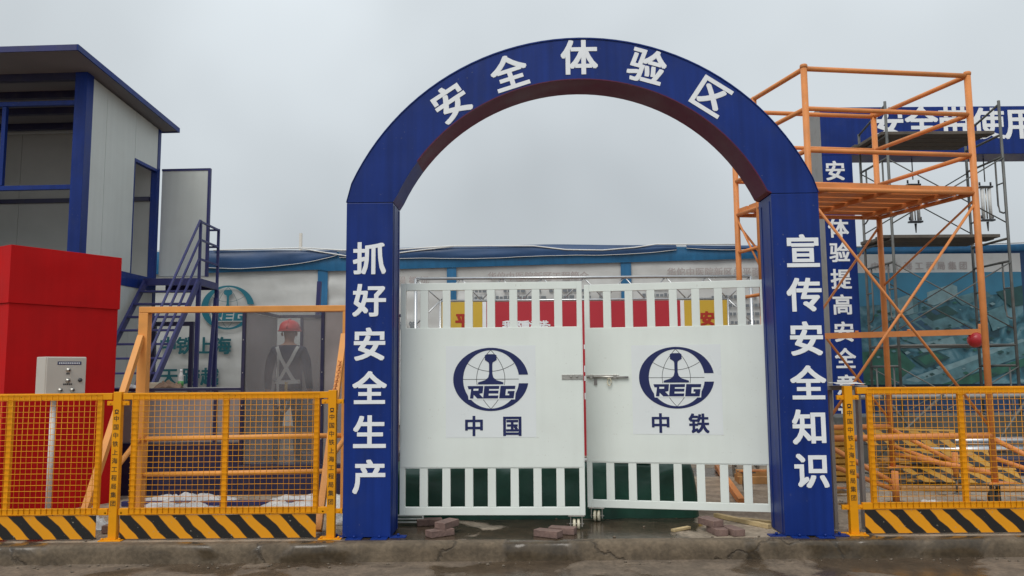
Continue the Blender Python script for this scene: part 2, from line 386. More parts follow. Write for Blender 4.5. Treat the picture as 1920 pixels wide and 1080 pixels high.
# ------------------------------------------------------------------ lettering
GL = {}
def glyph(ch):
    k = ch
    if k in GL: return GL[k]
    c = bpy.data.curves.new('g', 'FONT'); c.body = ch; c.resolution_u = 3; c.dimensions = '2D'; c.fill_mode = 'FRONT'
    o = bpy.data.objects.new('g', c); COL.objects.link(o)
    bpy.context.view_layer.update(); dg = bpy.context.evaluated_depsgraph_get()
    me = bpy.data.meshes.new_from_object(o.evaluated_get(dg))
    xs = [v.co.x for v in me.vertices] or [0]
    cx = 0.5 if ord(ch) > 255 else (min(xs) + max(xs)) / 2
    for v in me.vertices: v.co = Vector((v.co.x - cx, 0, v.co.y - 0.38))
    bpy.data.objects.remove(o); bpy.data.curves.remove(c)
    GL[k] = me; return me
OFFS = [(0, 0)] + [(1, 1), (1, -1), (-1, 1), (-1, -1), (1, 0), (-1, 0), (0, 1), (0, -1)]
def put(mb, ch, c, size, tilt=0.0, rz=0.0, bold=0.024, wide=1.0):
    """one character in heavy weight: the outline thickened by stacking shifted copies a hair apart"""
    B = Matrix.Translation(c) @ Matrix.Rotation(rz, 4, 'Z') @ Matrix.Rotation(tilt, 4, 'Y') @ Matrix.Diagonal((size * wide, 1, size, 1))
    for k, (u, v) in enumerate(OFFS if size > .1 else OFFS[:5]):
        mb.mesh(glyph(ch), B @ Matrix.Translation((u * bold, -k * 0.00012, v * bold * .8)))
def letter(name, ch, c, size, m, parent, tilt=0.0, rz=0.0, bold=0.024, o=(0, 0, 0), wide=1.0):
    mb = MB(); put(mb, ch, c, size, tilt, rz, bold, wide); return mb.build(name, m, parent, o, recalc=False)

# ================================================================== SETTING
PV = 0.15                    # yard level above the road
KY = 6.96                    # kerb face
mb = MB(); mb.poly([(-400, -60, 0), (400, -60, 0), (400, 800, 0), (-400, 800, 0)]); tag(mb.build('road', M['road']), kind='structure')
mb = MB(); mb.poly([(-80, KY + 0.125, PV), (80, KY + 0.125, PV), (80, 140, PV), (-80, 140, PV)]); tag(mb.build('yard_pavement', M['yard']), kind='structure')

def kerb():
    mb = MB(); x0, x1, NX = -9.0, 9.0, 520
    # section: foot, face, worn arris, top, buried back
    sec = [(0.0, -0.02), (0.0, 0.03), (-0.004, 0.065), (0.0, 0.10), (0.004, 0.128), (0.018, 0.146), (0.045, 0.151), (0.08, 0.1515), (0.14, 0.1505)]
    rows = []
    for i in range(NX + 1):
        x = x0 + (x1 - x0) * i / NX; row = []
        chip = max(0.0, noise.noise(Vector((x * 1.3, 5.1, 0))) - 0.12) * 0.055 + max(0.0, noise.noise(Vector((x * 6.0, 1.7, 0))) - 0.18) * 0.05
        broken = max(0.0, 1 - abs(x - 0.95) / 0.55) * (0.5 + noise.noise(Vector((x * 9, 0, 3)))) * 0.05
        for j, (y, z) in enumerate(sec):
            wgt = (0.25, 0.4, 0.6, 0.9, 1.0, 1.0, 0.6, 0.15, 0)[j]
            dy = noise.noise(Vector((x * 2.2, z * 9, 0))) * 0.010 + noise.noise(Vector((x * 14, z * 30, 4))) * 0.005
            q = chip * wgt + max(0, broken) * wgt
            row.append(mb.bm.verts.new((x, KY + y + (q + dy) * (1 if j < 7 else 0), z - (q * 0.45 if 3 < j < 7 else 0) + (noise.noise(Vector((x * 1.1, 9, 9))) * 0.004 if 3 < j < 8 else 0))))
        rows.append(row)
    for a, b in zip(rows, rows[1:]):
        for j in range(len(sec) - 1):
            f = mb.bm.faces.new((a[j], b[j], b[j + 1], a[j + 1])); f.smooth = True
    tag(mb.build('kerb', M['kerb']), kind='structure')
kerb()

# ================================================================== ENTRANCE ARCH
def entrance_arch():
    t = thing('entrance_arch', 'navy blue round arch with white characters standing over the white gate', 'arch', (0.635, 7.148, PV), R(-1.15))
    D = 0.40; zc = 3.135 - PV
    ho, hi = 2.14, 1.715                        # half widths, outer and inner
    for sx in (-1, 1):
        mb = MB(); a, b = sorted((sx * ho, sx * hi)); mb.box((a, 0, 0.008), (b, D, zc - (0.0 if sx < 0 else -0.04)), 0.006)
        col_o = mb.build('column', M['blue'], t)
        col_o['label'] = 'left column reading down the safe production slogan' if sx < 0 else 'right column reading down the safety knowledge slogan'
        mb = MB()                                # corner cover strips on the inner side
        mb.box((sx * hi - (0.003 if sx > 0 else -0.003) - 0.002, 0.055, 0.02), (sx * hi - (0.003 if sx > 0 else -0.003) + 0.002, 0.075, zc - .02))
        mb.box((sx * hi - (0.003 if sx > 0 else -0.003) - 0.002, D - .09, 0.02), (sx * hi - (0.003 if sx > 0 else -0.003) + 0.002, D - .07, zc - .02))
        mb.build('cover_strip', M['blue'], col_o)
        for (fx, fy) in ((a - .06, .05), (b + .06, .05), ((a + b) / 2 - .1, -.035), ((a + b) / 2 + .12, -.035)):
            mb = MB(); mb.box((fx - .07, fy - .05, 0.0), (fx + .07, fy + .05, 0.010), 0.002)
            mb.lathe([(0.012, 0.010), (0.012, 0.03), (0.0, 0.032)], (fx, fy, 0), 6)
            mb.build('foot_plate', M['blue'], col_o)
    # curved band: ring segment between two circles
    ro, co, ri, ci = 2.30, 2.366 - PV, 1.851, 2.418 - PV
    ao = math.asin(ho / ro); ai = math.asin(hi / ri); NN = 48
    O = []; I = []
    for k in range(NN + 1):
        s = -1 + 2 * k / NN
        O.append((ro * math.sin(s * ao), co + ro * math.cos(s * ao))); I.append((ri * math.sin(s * ai), ci + ri * math.cos(s * ai)))
    e = 0.005
    O[0] = (-ho, zc + e); O[-1] = (ho, zc + e + .04); I[0] = (-hi, zc + e); I[-1] = (hi, zc + e + .04)
    mb = MB()
    mb.strip([(x, 0, z) for x, z in O], [(x, 0, z) for x, z in I])
    mb.strip([(x, D, z) for x, z in O], [(x, D, z) for x, z in I])
    mb.strip([(x, 0, z) for x, z in O], [(x, D, z) for x, z in O])
    bmesh.ops.remove_doubles(mb.bm, verts=mb.bm.verts, dist=1e-4)
    band = mb.build('arch_band', M['blue'], t)
    mb = MB()                                    # soffit sheets: blue short ends, maroon between, lipped edges
    a0, a1 = 5, NN - 2
    def sof(k0, k1, nm, m):
        q = MB(); q.strip([(I[k][0], -0.004, I[k][1] - .0) for k in range(k0, k1 + 1)], [(I[k][0], D + .004, I[k][1]) for k in range(k0, k1 + 1)])
        for y0 in (-0.004, D + .004):
            q.strip([(I[k][0], y0, I[k][1]) for k in range(k0, k1 + 1)], [(I[k][0] * 1.004, y0, I[k][1] + .008) for k in range(k0, k1 + 1)])
        q.build(nm, m, band)
    mb.bm.free()
    sof(0, a0, 'soffit_sheet', M['blue']); sof(a0, NN, 'soffit_sheet', M['maroon'])
    q = MB(); rim = [(x * 1.002, z + .002) for x, z in O]
    q.strip([(x, -0.008, z) for x, z in rim], [(x, D + .008, z) for x, z in rim]); q.strip([(x, -0.008, z) for x, z in rim], [(x, -0.008, z - .012) for x, z in rim])
    q.build('rim_flange', M['blue'], band)
    # characters on the front
    inv = Matrix.Rotation(R(1.15), 4, 'Z') @ Matrix.Translation((-0.635, -7.148, -PV))
    def loc(px, py):
        P = inv @ at(px, py, 7.14); return (P.x, -0.004, P.z)
    top = [('安', 845, 190), ('全', 955, 135), ('体', 1086, 107), ('验', 1213, 125), ('区', 1332, 181)]
    for ch, px, py in top:
        c = loc(px, py); ang = math.atan2(c[0], c[2] - (2.39 - PV))
        letter('character', ch, c, 0.345, M['vinyl'], t, tilt=ang * 0.96, bold=0.026)
    for ch, py in zip('抓好安全生产', (483, 562, 645, 728, 811, 895)):
        c = loc(691, py); letter('character', ch, c, 0.308, M['vinyl'], t, bold=0.026)
    for i, (ch, py) in enumerate(zip('宣传安全知识', (472, 553, 635, 718, 800, 881))):
        c = loc(1503 + 3.3 * i, py); letter('character', ch, c, 0.316, M['vinyl'], t, bold=0.026)
entrance_arch()

# ================================================================== GATE LEAVES
def emblem(parent, cx, cz, sc, y, mnavy, mline, back, lab=None):
    """ring open to the right round a globe, a rail section and three block letters; sc metres per drawing unit (234 wide half)"""
    def T(u, v, d=0.0): return (cx + (u - 334) * sc, y - d, cz - (v - 307) * sc)
    q = MB(); NN = 72; A = []; B = []
    def pt(a, rx, ry, ox): return (ox + rx * math.cos(a), 307 - ry * math.sin(a))
    for k in range(NN + 1):
        a = R(8) + (R(344)) * k / NN
        A.append(pt(a, 234, 195, 334)); B.append(pt(a, 174, 180, 336))
    A2 = []; B2 = []
    for k in range(NN + 1):
        a0 = math.asin((307 - 280) / 195); a1 = 2 * math.pi - math.asin((333 - 307) / 195)
        a = a0 + (a1 - a0) * k / NN; A2.append(pt(a, 234, 195, 334))
        b0 = math.asin((307 - 280) / 180); b1 = 2 * math.pi - math.asin((333 - 307) / 180)
        b = b0 + (b1 - b0) * k / NN; B2.append(pt(b, 174, 180, 336))
    q.strip([T(u, v, .002) for u, v in A2], [T(u, v, .002) for u, v in B2]); q.build('emblem_ring', mnavy, parent)
    q = MB()
    def line(pts, wd=3.0):
        L_ = []; R_ = []
        for i, p in enumerate(pts):
            a = pts[max(i - 1, 0)]; b = pts[min(i + 1, len(pts) - 1)]
            dx, dy = b[0] - a[0], b[1] - a[1]; l = math.hypot(dx, dy) or 1; nx, ny = -dy / l * wd / 2, dx / l * wd / 2
            L_.append(T(p[0] + nx, p[1] + ny, .0010)); R_.append(T(p[0] - nx, p[1] - ny, .0010))
        q.strip(L_, R_)
    def quad(p0, c, p1, n=14): return [((1 - t) ** 2 * p0[0] + 2 * t * (1 - t) * c[0] + t * t * p1[0], (1 - t) ** 2 * p0[1] + 2 * t * (1 - t) * c[1] + t * t * p1[1]) for t in [i / n for i in range(n + 1)]]
    for s in (-1, 1): line(quad((334, 126), (334 + s * 176, 307), (334, 489), 20))
    line([(160, 307), (508, 307)]); line(quad((190, 210), (334, 306), (480, 210))); line(quad((190, 408), (334, 308), (480, 408)))
    q.build('globe_lines', mline, parent)
    q = MB()
    rail = [(312, 152), (356, 152), (370, 158), (371, 188), (347, 203), (344, 215), (344, 272), (350, 296), (368, 312), (412, 326), (412, 338), (255, 338), (255, 326), (300, 312), (318, 296), (324, 272), (324, 215), (321, 203), (298, 188), (298, 158)]
    q.poly([T(u, v, .003) for u, v in rail]); q.build('rail_section', mnavy, parent)
    q = MB(); q.poly([T(u, v, .0022) for u, v in [(182, 343), (492, 343), (484, 432), (196, 432)]]); q.build('letter_ground', back, parent)
    q = MB()
    Rr = [[(190, 348), (288, 348), (283, 392), (262, 396), (290, 425), (250, 425), (228, 402), (225, 425), (204, 425), (212, 368), (196, 368)]]
    Ee = [[(294, 348), (388, 348), (385, 367), (324, 367), (323, 377), (383, 377), (380, 395), (321, 395), (320, 407), (381, 407), (378, 425), (286, 425)]]
    Cc = [[(395, 348), (487, 348), (484, 368), (428, 368), (424, 406), (448, 406), (449, 396), (438, 396), (440, 380), (482, 380), (475, 425), (386, 425)]]
    for grp in (Rr, Ee, Cc):
        for pl in grp: q.poly([T(u, v, .0036) for u, v in pl])
    q.build('letter_block', mnavy, parent)
    q = MB(); q.poly([T(u, v, .0042) for u, v in [(227, 365), (258, 365), (256, 377), (226, 377)]]); q.build('letter_counter', back, parent)

def gate_leaf(label, loc, rz, L, h, chars, cx, wheel_x, zb):
    """local frame: x along the leaf, y = 0 on its front; z up"""
    t = thing('gate_leaf', label, 'gate', loc, rz, 'white gate leaves')
    th = 0.042; g = M['gate']; top = h; H = [(zb, zb + .065), (zb + .425, zb + .47), (1.775, 1.83), (top - .07, top)]
    H = [(zb, zb + .072), (zb + .423, zb + .46), (zb + 1.69, zb + 1.727), (top - .07, top)]
    for (z0, z1) in H:
        q = MB(); q.box((0.05, 0.001, z0), (L - .05, th, z1), .003); q.build('rail', g, t)
    for x0 in (0.0, L - .05):
        q = MB(); q.box((x0, 0.0, zb), (x0 + .05, th + .002, top), .003); q.build('stile', g, t)
    n = 8; inner = L - .10; op = 0.136; bw = (inner - n * op) / (n - 1)
    for k in range(1, n):
        x = .05 + k * op + (k - 1) * bw
        for (z0, z1) in ((H[0][1], H[1][0]), (H[2][1], H[3][0])):
            q = MB(); q.box((x, 0.003, z0), (x + bw, th - .004, z1), .003); q.build('bar', g, t)
    q = MB(); q.box((0.012, -0.0035, H[1][0] + .012), (L - .012, -0.0005, H[2][1] - .004)); q.build('panel_sheet', g, t)
    # printed square with emblem and two characters
    q = MB(); q.box((cx - .42, -0.0052, 0.965 - PV + .02), (cx + .42, -0.0040, 1.835 - PV)); st = q.build('printed_sheet', M['sticker'], t)
    emblem(st, cx, 1.522 - PV, 0.352 / 234, -0.0055, M['navy_print'], M['black_line'], M['sticker'])
    for ch, dx in zip(chars, (-.158, .198)):
        letter('character', ch, (cx + dx, -0.0075, 1.092 - PV), 0.192, M['navy_print'], st, bold=0.028)
    # caster under the free corner
    q = MB(); q.box((wheel_x - .075, .0, zb - .012), (wheel_x + .075, .075, zb - .002), .002)
    for s in (-1, 1): q.box((wheel_x + s * .052 - .004, .02, zb - .105), (wheel_x + s * .052 + .004, .055, zb - .012))
    q.tube((wheel_x - .065, .038, zb - .083), (wheel_x + .068, .038, zb - .083), .007, 8)
    c = q.build('caster', M['steel'], t)
    for s in (-1, 1):
        q = MB(); rr = zb - .083
        rr = min(rr, .062); q.lathe([(.016, s * .006), (rr - .010, s * .006), (rr, s * .011), (rr, s * .027), (rr - .010, s * .032), (.016, s * .032)], (wheel_x, .038, zb - .083 - (zb - .083 - rr)), 20, 'X')
        q.build('wheel', M['cream'], c)
    return t
lg = gate_leaf('left white gate leaf printed with the emblem and the characters for China', (-1.056, 7.56, PV), math.atan2(-.075, 1.712), 1.713, 2.432 - PV, '中国', .852, 1.63, .130)
rg = gate_leaf('right white gate leaf swung inward, with the bolt and the characters for China Rail', (0.712, 7.885, PV), math.atan2(-.365, 1.684), 1.722, 2.440 - PV, '中铁', .872, .085, .136)

# sliding bolt on the leaves, padlock staple hanging
q = MB(); q.box((1.515, -.010, 1.515 - PV), (1.715, -.004, 1.56 - PV), .001)
for x in (1.60, 1.655): q.lathe([(.012, 0), (.010, -.012), (0, -.015)], (x, -.010, 1.541 - PV), 10, 'Y')
for x in (1.535, 1.70):
    for z in (1.525, 1.55): q.lathe([(.005, 0), (.004, -.004), (0, -.005)], (x, -.010, z - PV), 6, 'Y')
q.build('bolt_plate', M['steel'], lg)
q = MB(); q.box((.012, -.012, 1.52 - PV), (.33, -.004, 1.552 - PV), .001)
q.tube((.02, -.022, 1.535 - PV), (.42, -.022, 1.528 - PV), .011, 10)
for x in (.06, .29): q.box((x - .014, -.036, 1.515 - PV), (x + .014, -.012, 1.556 - PV), .003)
bp = q.build('sliding_bolt', M['steel'], rg)
q = MB(); q.path([(.235 + .018 * math.cos(a) , -.026, 1.485 - PV + .036 * math.sin(a)) for a in [2 * math.pi * k / 16 for k in range(16)]], .006, 6, closed=True); q.build('hasp_loop', M['cream'], bp)
q = MB(); q.box((.085, -.018, 1.455 - PV), (.115, -.006, 1.515 - PV), .001); q.build('hasp_plate', M['grey_post'], bp)

# ================================================================== MESH FENCE
def post_text(mb, x, y, z0):
    pass
def fence_post(x, y, label, text, facing=0.0):
    t = thing('fence_post', label, 'fence post', (x, y, PV), 0, 'yellow lettered fence posts')
    q = MB(); q.box((-.036, -.03, .008), (.036, .03, 1.29), .004); p = q.build('post', M['yellow'], t)
    q = MB(); q.box((-.10, -.075, 0), (.10, .075, .009), .002)
    for sx in (-1, 1): q.lathe([(.011, .009), (.011, .025), (0, .027)], (sx * .075, -.045, 0), 6)
    q.build('base_plate', M['yellow'], t)
    for z in (.235, 1.19):
        for sx in (-1, 1):
            q = MB(); q.box((sx * .036, -.012, z - .02), (sx * .098, .012, z + .02), .002); q.tube((sx * .07, -.02, z), (sx * .07, .02, z), .008, 8); q.build('lug', M['yellow'], t)
    q = MB()
    z = 1.13
    for a in range(2): q.box((-.018, -.0315, z - .004 - a * .030), (.018, -.0303, z + .002 - a * .030))
    q.strip([(.017 * math.cos(k * .3927), -.0312, z - .012 + .017 * math.sin(k * .3927)) for k in range(16)], [(.010 * math.cos(k * .3927), -.0312, z - .012 + .010 * math.sin(k * .3927)) for k in range(16)], True)
    q.build('post_emblem', M['paint_stain'], t); q = MB()
    for i, ch in enumerate(text): put(q, ch, (0, -.0312, 1.055 - i * .0735), .052, bold=.010)
    q.build('lettering', M['post_ink'], t, recalc=False)['kind'] = 'stuff'
    return t
TXT = '中国中铁上海工程局集团'
fence_post(-3.515, 7.20, 'lettered yellow post between the two mesh panels beside the red kiosk', TXT)
fence_post(-1.605, 7.20, 'lettered yellow post close against the left arch column', TXT)
fence_post(2.978, 7.19, 'lettered yellow post close against the right arch column', TXT)

def fence_panel(x, y, W, label):
    """x, y: lower left of the frame; local origin there"""
    t = thing('mesh_fence', label, 'fence', (x, y, PV), 0, 'yellow mesh fence panels')
    zb, zt = .215, 1.278; f = .048; Y = M['yellow']
    for (z0, z1) in ((zb, zb + .058), (zt - .058, zt)):
        q = MB(); q.box((-.055, -.02, z0), (W + .055, .02, z1), .004); q.build('frame_rail', Y, t)
    for x0 in (0.03, W / 2 - f / 2, W - .03 - f):
        q = MB(); q.box((x0, -.018, zb + .058), (x0 + f, .018, zt - .058), .004); q.build('frame_upright', Y, t)
    q = MB(); r = .0024; yy = -.0245; nV = int((W - .06) / .0493)
    for k in range(nV + 1):
        xx = .035 + (W - .07) * k / nV; j = random.uniform(-.0016, .0016); q.path([(xx + j, yy, zb + .012), (xx + random.uniform(-.003, .003), yy + random.uniform(-.003, .002), (zb + zt) / 2 + random.uniform(-.2, .2)), (xx - j, yy, zt - .008)], r, 5)
    nH = int((zt - zb - .02) / .0493)
    for k in range(nH + 1):
        zz = zb + .014 + (zt - zb - .026) * k / nH; q.path([(.03, yy - .0042, zz + random.uniform(-.0015, .0015)), (W * .3, yy - .0042, zz + random.uniform(-.003, .003)), (W * .7, yy - .0045, zz + random.uniform(-.003, .003)), (W - .03, yy - .0042, zz)], r, 5)
    ms = q.build('wire_mesh', Y, t); ms['kind'] = 'stuff'
    q = MB(); q.box((-.04, -.016, .012), (W - .045, -.010, zb - .002), .001); q.box((-.04, -.010, .012), (W - .045, .012, .017))
    q.build('kick_plate', M['stripes'], t)
    return t
fence_panel(-5.32, 7.20, 1.70, 'yellow mesh fence panel with striped kick plate in front of the red kiosk')
fence_panel(-3.415, 7.20, 1.725, 'yellow mesh fence panel with striped kick plate left of the arch, before the orange portal')
fence_panel(3.115, 7.19, 1.725, 'yellow mesh fence panel with striped kick plate right of the arch, before the orange tower')

# ================================================================== RED KIOSK AND CONTROL BOX
def red_kiosk():
    P0 = Vector((-5.19, 8.22, PV)); ang = math.atan2(1.0, .62)
    t = thing('red_kiosk', 'tall red cloth-covered kiosk at the left edge behind the fence', 'kiosk', P0, ang)
    H = 2.94 - PV; Lx, Ly = 1.19, 1.3; zs = 2.36 - PV
    def wall(nm, z0, z1, off):
        q = MB()
        pts = [(-off, -off), (Lx + off, -off), (Lx + off, Ly + off), (-off, Ly + off)]
        for i in range(4):
            a = Vector((*pts[i], 0)); b = Vector((*pts[(i + 1) % 4], 0)); nrm = (b - a).cross(Vector((0, 0, 1))).normalized()
            q.grid(lambda u, v: a + (b - a) * u + Vector((0, 0, z0 + (z1 - z0) * v)) + nrm * (0.016 * noise.noise(Vector((u * 5 + i * 7, v * 2, 1))) * math.sin(math.pi * u)), 16, 12)
        return q.build(nm, M['red'], t)
    wall('lower_cover', 0.0, zs - .006, 0.0); wall('upper_valance', zs - .02, H, 0.014)
    q = MB(); q.box((-.014, -.014, H - .012), (Lx + .014, Ly + .014, H + .003), .003); q.build('top_panel', M['red'], t)
red_kiosk()

def control_box():
    t = thing('control_box', 'grey steel control box with push buttons on a white pole', 'control box', (-4.25, 7.66, PV), R(52))
    z0, z1 = 1.41 - PV, 1.765 - PV; g = M['box_grey']
    q = MB(); q.box((-.185, .015, z0), (.185, .215, z1), .006); q.build('cabinet', g, t)
    q = MB(); q.box((-.178, -.002, z0 + .008), (.178, .0145, z1 - .008), .003); d = q.build('door', g, t)
    q = MB(); q.box((-.085, -.0045, z1 - .075), (.13, -.003, z1 - .045)); q.build('nameplate', M['navy_print'], d)
    q = MB()
    for k in range(12): q.box((-.075 + k * .0165, -.0056, z1 - .066), (-.064 + k * .0165, -.0047, z1 - .054))
    q.build('nameplate_print', M['vinyl'], d)
    for (x, z) in ((.015, .125), (.015, .225), (-.05, .315), (.058, .315)):
        q = MB(); q.lathe([(.022, -.003), (.022, -.010), (.015, -.014), (.012, -.026), (0, -.027)], (x, 0, z1 - z), 14, 'Y'); b = q.build('push_button', M['steel'], d)
        q = MB(); q.lathe([(.010, -.026), (.009, -.032), (0, -.033)], (x, 0, z1 - z), 10, 'Y'); q.build('button_cap', M['knob'], b)
        if z < .3:
            q = MB()
            for k in range(5 if z > .2 else 2): q.box((x - .042 + k * .017 + (.025 if z < .2 else 0), -.0045, z1 - z - .042), (x - .029 + k * .017 + (.025 if z < .2 else 0), -.003, z1 - z - .028))
            q.build('button_print', M['knob'], d)
    q = MB(); q.lathe([(.019, -.003), (.019, -.012), (0, -.013)], (.125, 0, z1 - .222), 14, 'Y'); q.build('lock', M['knob'], d)
    q = MB(); q.box((-.20, -.02, z0 - .014), (.19, .23, z0 - .002), .002); q.build('shelf_plate', M['panel_white'], t)
    q = MB(); q.tube((-.055, .12, .01), (-.055, .12, z0 - .014), .025, 14); q.build('pole', M['edge_white'], t)
    q = MB(); q.box((-.14, .03, 0), (.03, .21, .012), .002); q.build('base_plate', M['grey_post'], t)
control_box()

# ================================================================== ORANGE PORTAL FRAME
def portal():
    Y = 8.5
    t = thing('portal_frame', 'pale orange portal of square tube with raking props behind the left fence', 'frame', (-2.8, Y, PV))
    o = (-2.8, Y, PV); xl, xr, zt = -3.905, -1.745, 2.305; m = M['orange_light']
    for x in (xl, xr):
        q = MB(); q.box((x - .05, Y - .05, PV + .01), (x + .05, Y + .05, zt - .066), .005); q.build('post', m, t, o)
        q = MB(); q.box((x - .09, Y - .09, PV), (x + .09, Y + .09, PV + .01)); q.build('base_plate', m, t, o)
        q = MB(); q.bar((x - (.012 if x < -3 else .03), Y - .05, 1.99), (x - .015, Y - 1.12, PV + .03), .062, .062, bev=.003); q.build('raking_prop', m, t, o)
        q = MB(); q.tube((x, Y - .03, .93), (x + (.08 if x < -3 else -.06), Y - .62, .72), .026, 12); q.build('stub_tube', m, t, o)
    q = MB(); q.box((xl - .05, Y - .05, zt - .064), (xr + .05, Y + .05, zt), .005); q.build('top_beam', m, t, o)
    for z in (.918, .552):
        q = MB(); q.tube((xl + .04, Y - .01, z), (xr - .04, Y - .01, z + .022), .026, 12); q.build('guard_rail', m, t, o)
portal()

def chain():
    A = Vector((-1.79, 8.42, 1.86)); B = Vector((-1.66, 7.26, 1.36))
    t = thing('chain', 'rusty yellow chain sagging from the orange portal to the fence post', 'chain', A)
    q = MB(); q.path([(.016 * math.cos(a), 0, .026 * math.sin(a)) for a in [2 * math.pi * k / 12 for k in range(12)]], .0055, 5, closed=True)
    first = q.build('link', M['orange'], t)
    n = 30; prev = None
    for k in range(n):
        s = k / (n - 1); P = A + (B - A) * s - Vector((0, 0, .30 * 4 * s * (1 - s) * .5)); s2 = min(1, s + .01)
        P2 = A + (B - A) * s2 - Vector((0, 0, .30 * 4 * s2 * (1 - s2) * .5)); d = (P2 - P) if s < 1 else prev
        prev = d
        rot = d.to_track_quat('Z', 'Y').to_matrix().to_4x4() @ Matrix.Rotation(R(90) * (k % 2), 4, 'Z')
        ob = first if k == 0 else copy_obj(first, t)
        ob.location = P - A; ob.rotation_euler = rot.to_euler()
chain()

# ================================================================== TRAINING BOOTH AND WORKER
def booth():
    Y = 9.75; o = (-3.3, Y, PV)
    t = thing('training_booth', 'navy framed training booth with dusty clear panels behind the portal', 'booth', o)
    nv = M['blue_dark']
    xl, xm, xr, xe = -4.86, -3.30, -2.315, -1.55; zt = 2.40; zc = 1.42
    q = MB(); q.box((xl, Y, PV), (xm - .004, Y + 1.5, .765), .004); q.build('plinth', nv, t, o)
    q = MB(); q.box((xm, Y, PV), (xe, Y + 1.7, .50), .004); q.build('plinth', nv, t, o)
    for x, z1 in ((xl + .02, zc - .03), (xm - .30, zc - .03)):
        q = MB(); q.box((x - .02, Y + .01, .768), (x + .02, Y + .05, z1), .002); q.build('rail_post', nv, t, o)
    for x in (xm + .022, xr, xe - .02):
        q = MB(); q.box((x - .02, Y + .01, .503), (x + .02, Y + .05, zt - .043), .002)
        f = q.build('upright', nv, t, o)
        for z in (.8, 1.2, 1.6, 2.0):
            q = MB(); q.lathe([(.007, 0), (.006, -.004), (0, -.005)], (x, Y + .009, z), 8, 'Y'); q.build('screw', M['steel'], f, o)
    for x in (xm + .022, xr):
        q = MB(); q.box((x - .02 + .33 * (x < -3), Y + 1.44, .503), (x + .02 + .33 * (x < -3), Y + 1.48, zt - .043), .002); q.build('upright', nv, t, o)
    for z, a, b in ((zc, xl, xm), ):
        q = MB(); q.box((a, Y + .005, z - .035), (b, Y + .055, z), .002); q.build('rail', nv, t, o)
    q = MB(); q.box((xl, Y + .06, zc - .022), (xm, Y + .62, zc - .001), .002); q.build('counter_top', M['grey_post'], t, o)
    q = MB(); q.box((xm, Y + .004, zt - .04), (xe, Y + .056, zt), .002); q.build('top_rail', nv, t, o)
    q = MB(); q.box((xm, Y + 1.43, zt - .04), (xe, Y + 1.49, zt), .002); q.build('top_rail', nv, t, o)
    for x in (xm + .025, xr):
        q = MB(); q.box((x - .02, Y + .058, zt - .04), (x + .02, Y + 1.428, zt - .002), .002); q.build('top_rail', nv, t, o)
    def pan(x0, x1, z0, z1, m, y=Y + .028):
        q = MB(); q.box((x0, y, z0), (x1, y + .005, z1)); q.build('panel', m, t, o)
    pan(xl + .045, xm - .325, .775, zc - .04, M['plastic_grey']); pan(xm - .275, xm - .005, .775, zc - .04, M['plastic_grey'])
    pan(xm + .046, xr - .024, .507, zt - .046, M['plastic'])
    pan(xr + .024, xe - .045, .507, zt - .046, M['plastic_grey'])
    q = MB(); q.box((xm + .012, Y + .06, .507), (xm + .017, Y + 1.42, zt - .046)); q.build('panel', M['plastic_grey'], t, o)
    pan(xm + .36, xr - .024, .507, zt - .046, M['plastic_grey'], Y + 1.455)
    q = MB(); q.box((xe - .025, Y + .06, .507), (xe - .02, Y + 1.42, zt - .046)); q.build('panel', M['plastic_grey'], t, o)
booth()
q = MB(); q.bar((-2.98, 11.9, PV), (-2.88, 11.9, 2.95), .06, .06, up=(0, 1, 0)); tag(q.build('steel_post', M['indigo']), 'indigo square post leaning up behind the training booth', 'post')
q = MB(); q.bar((-4.3, 8.98, PV + .03), (-2.3, 8.98, PV + .03), .05, .05, bev=.003); tag(q.build('steel_bar', M['indigo']), 'indigo steel bar lying on the yard floor between the white sheets', 'bar')

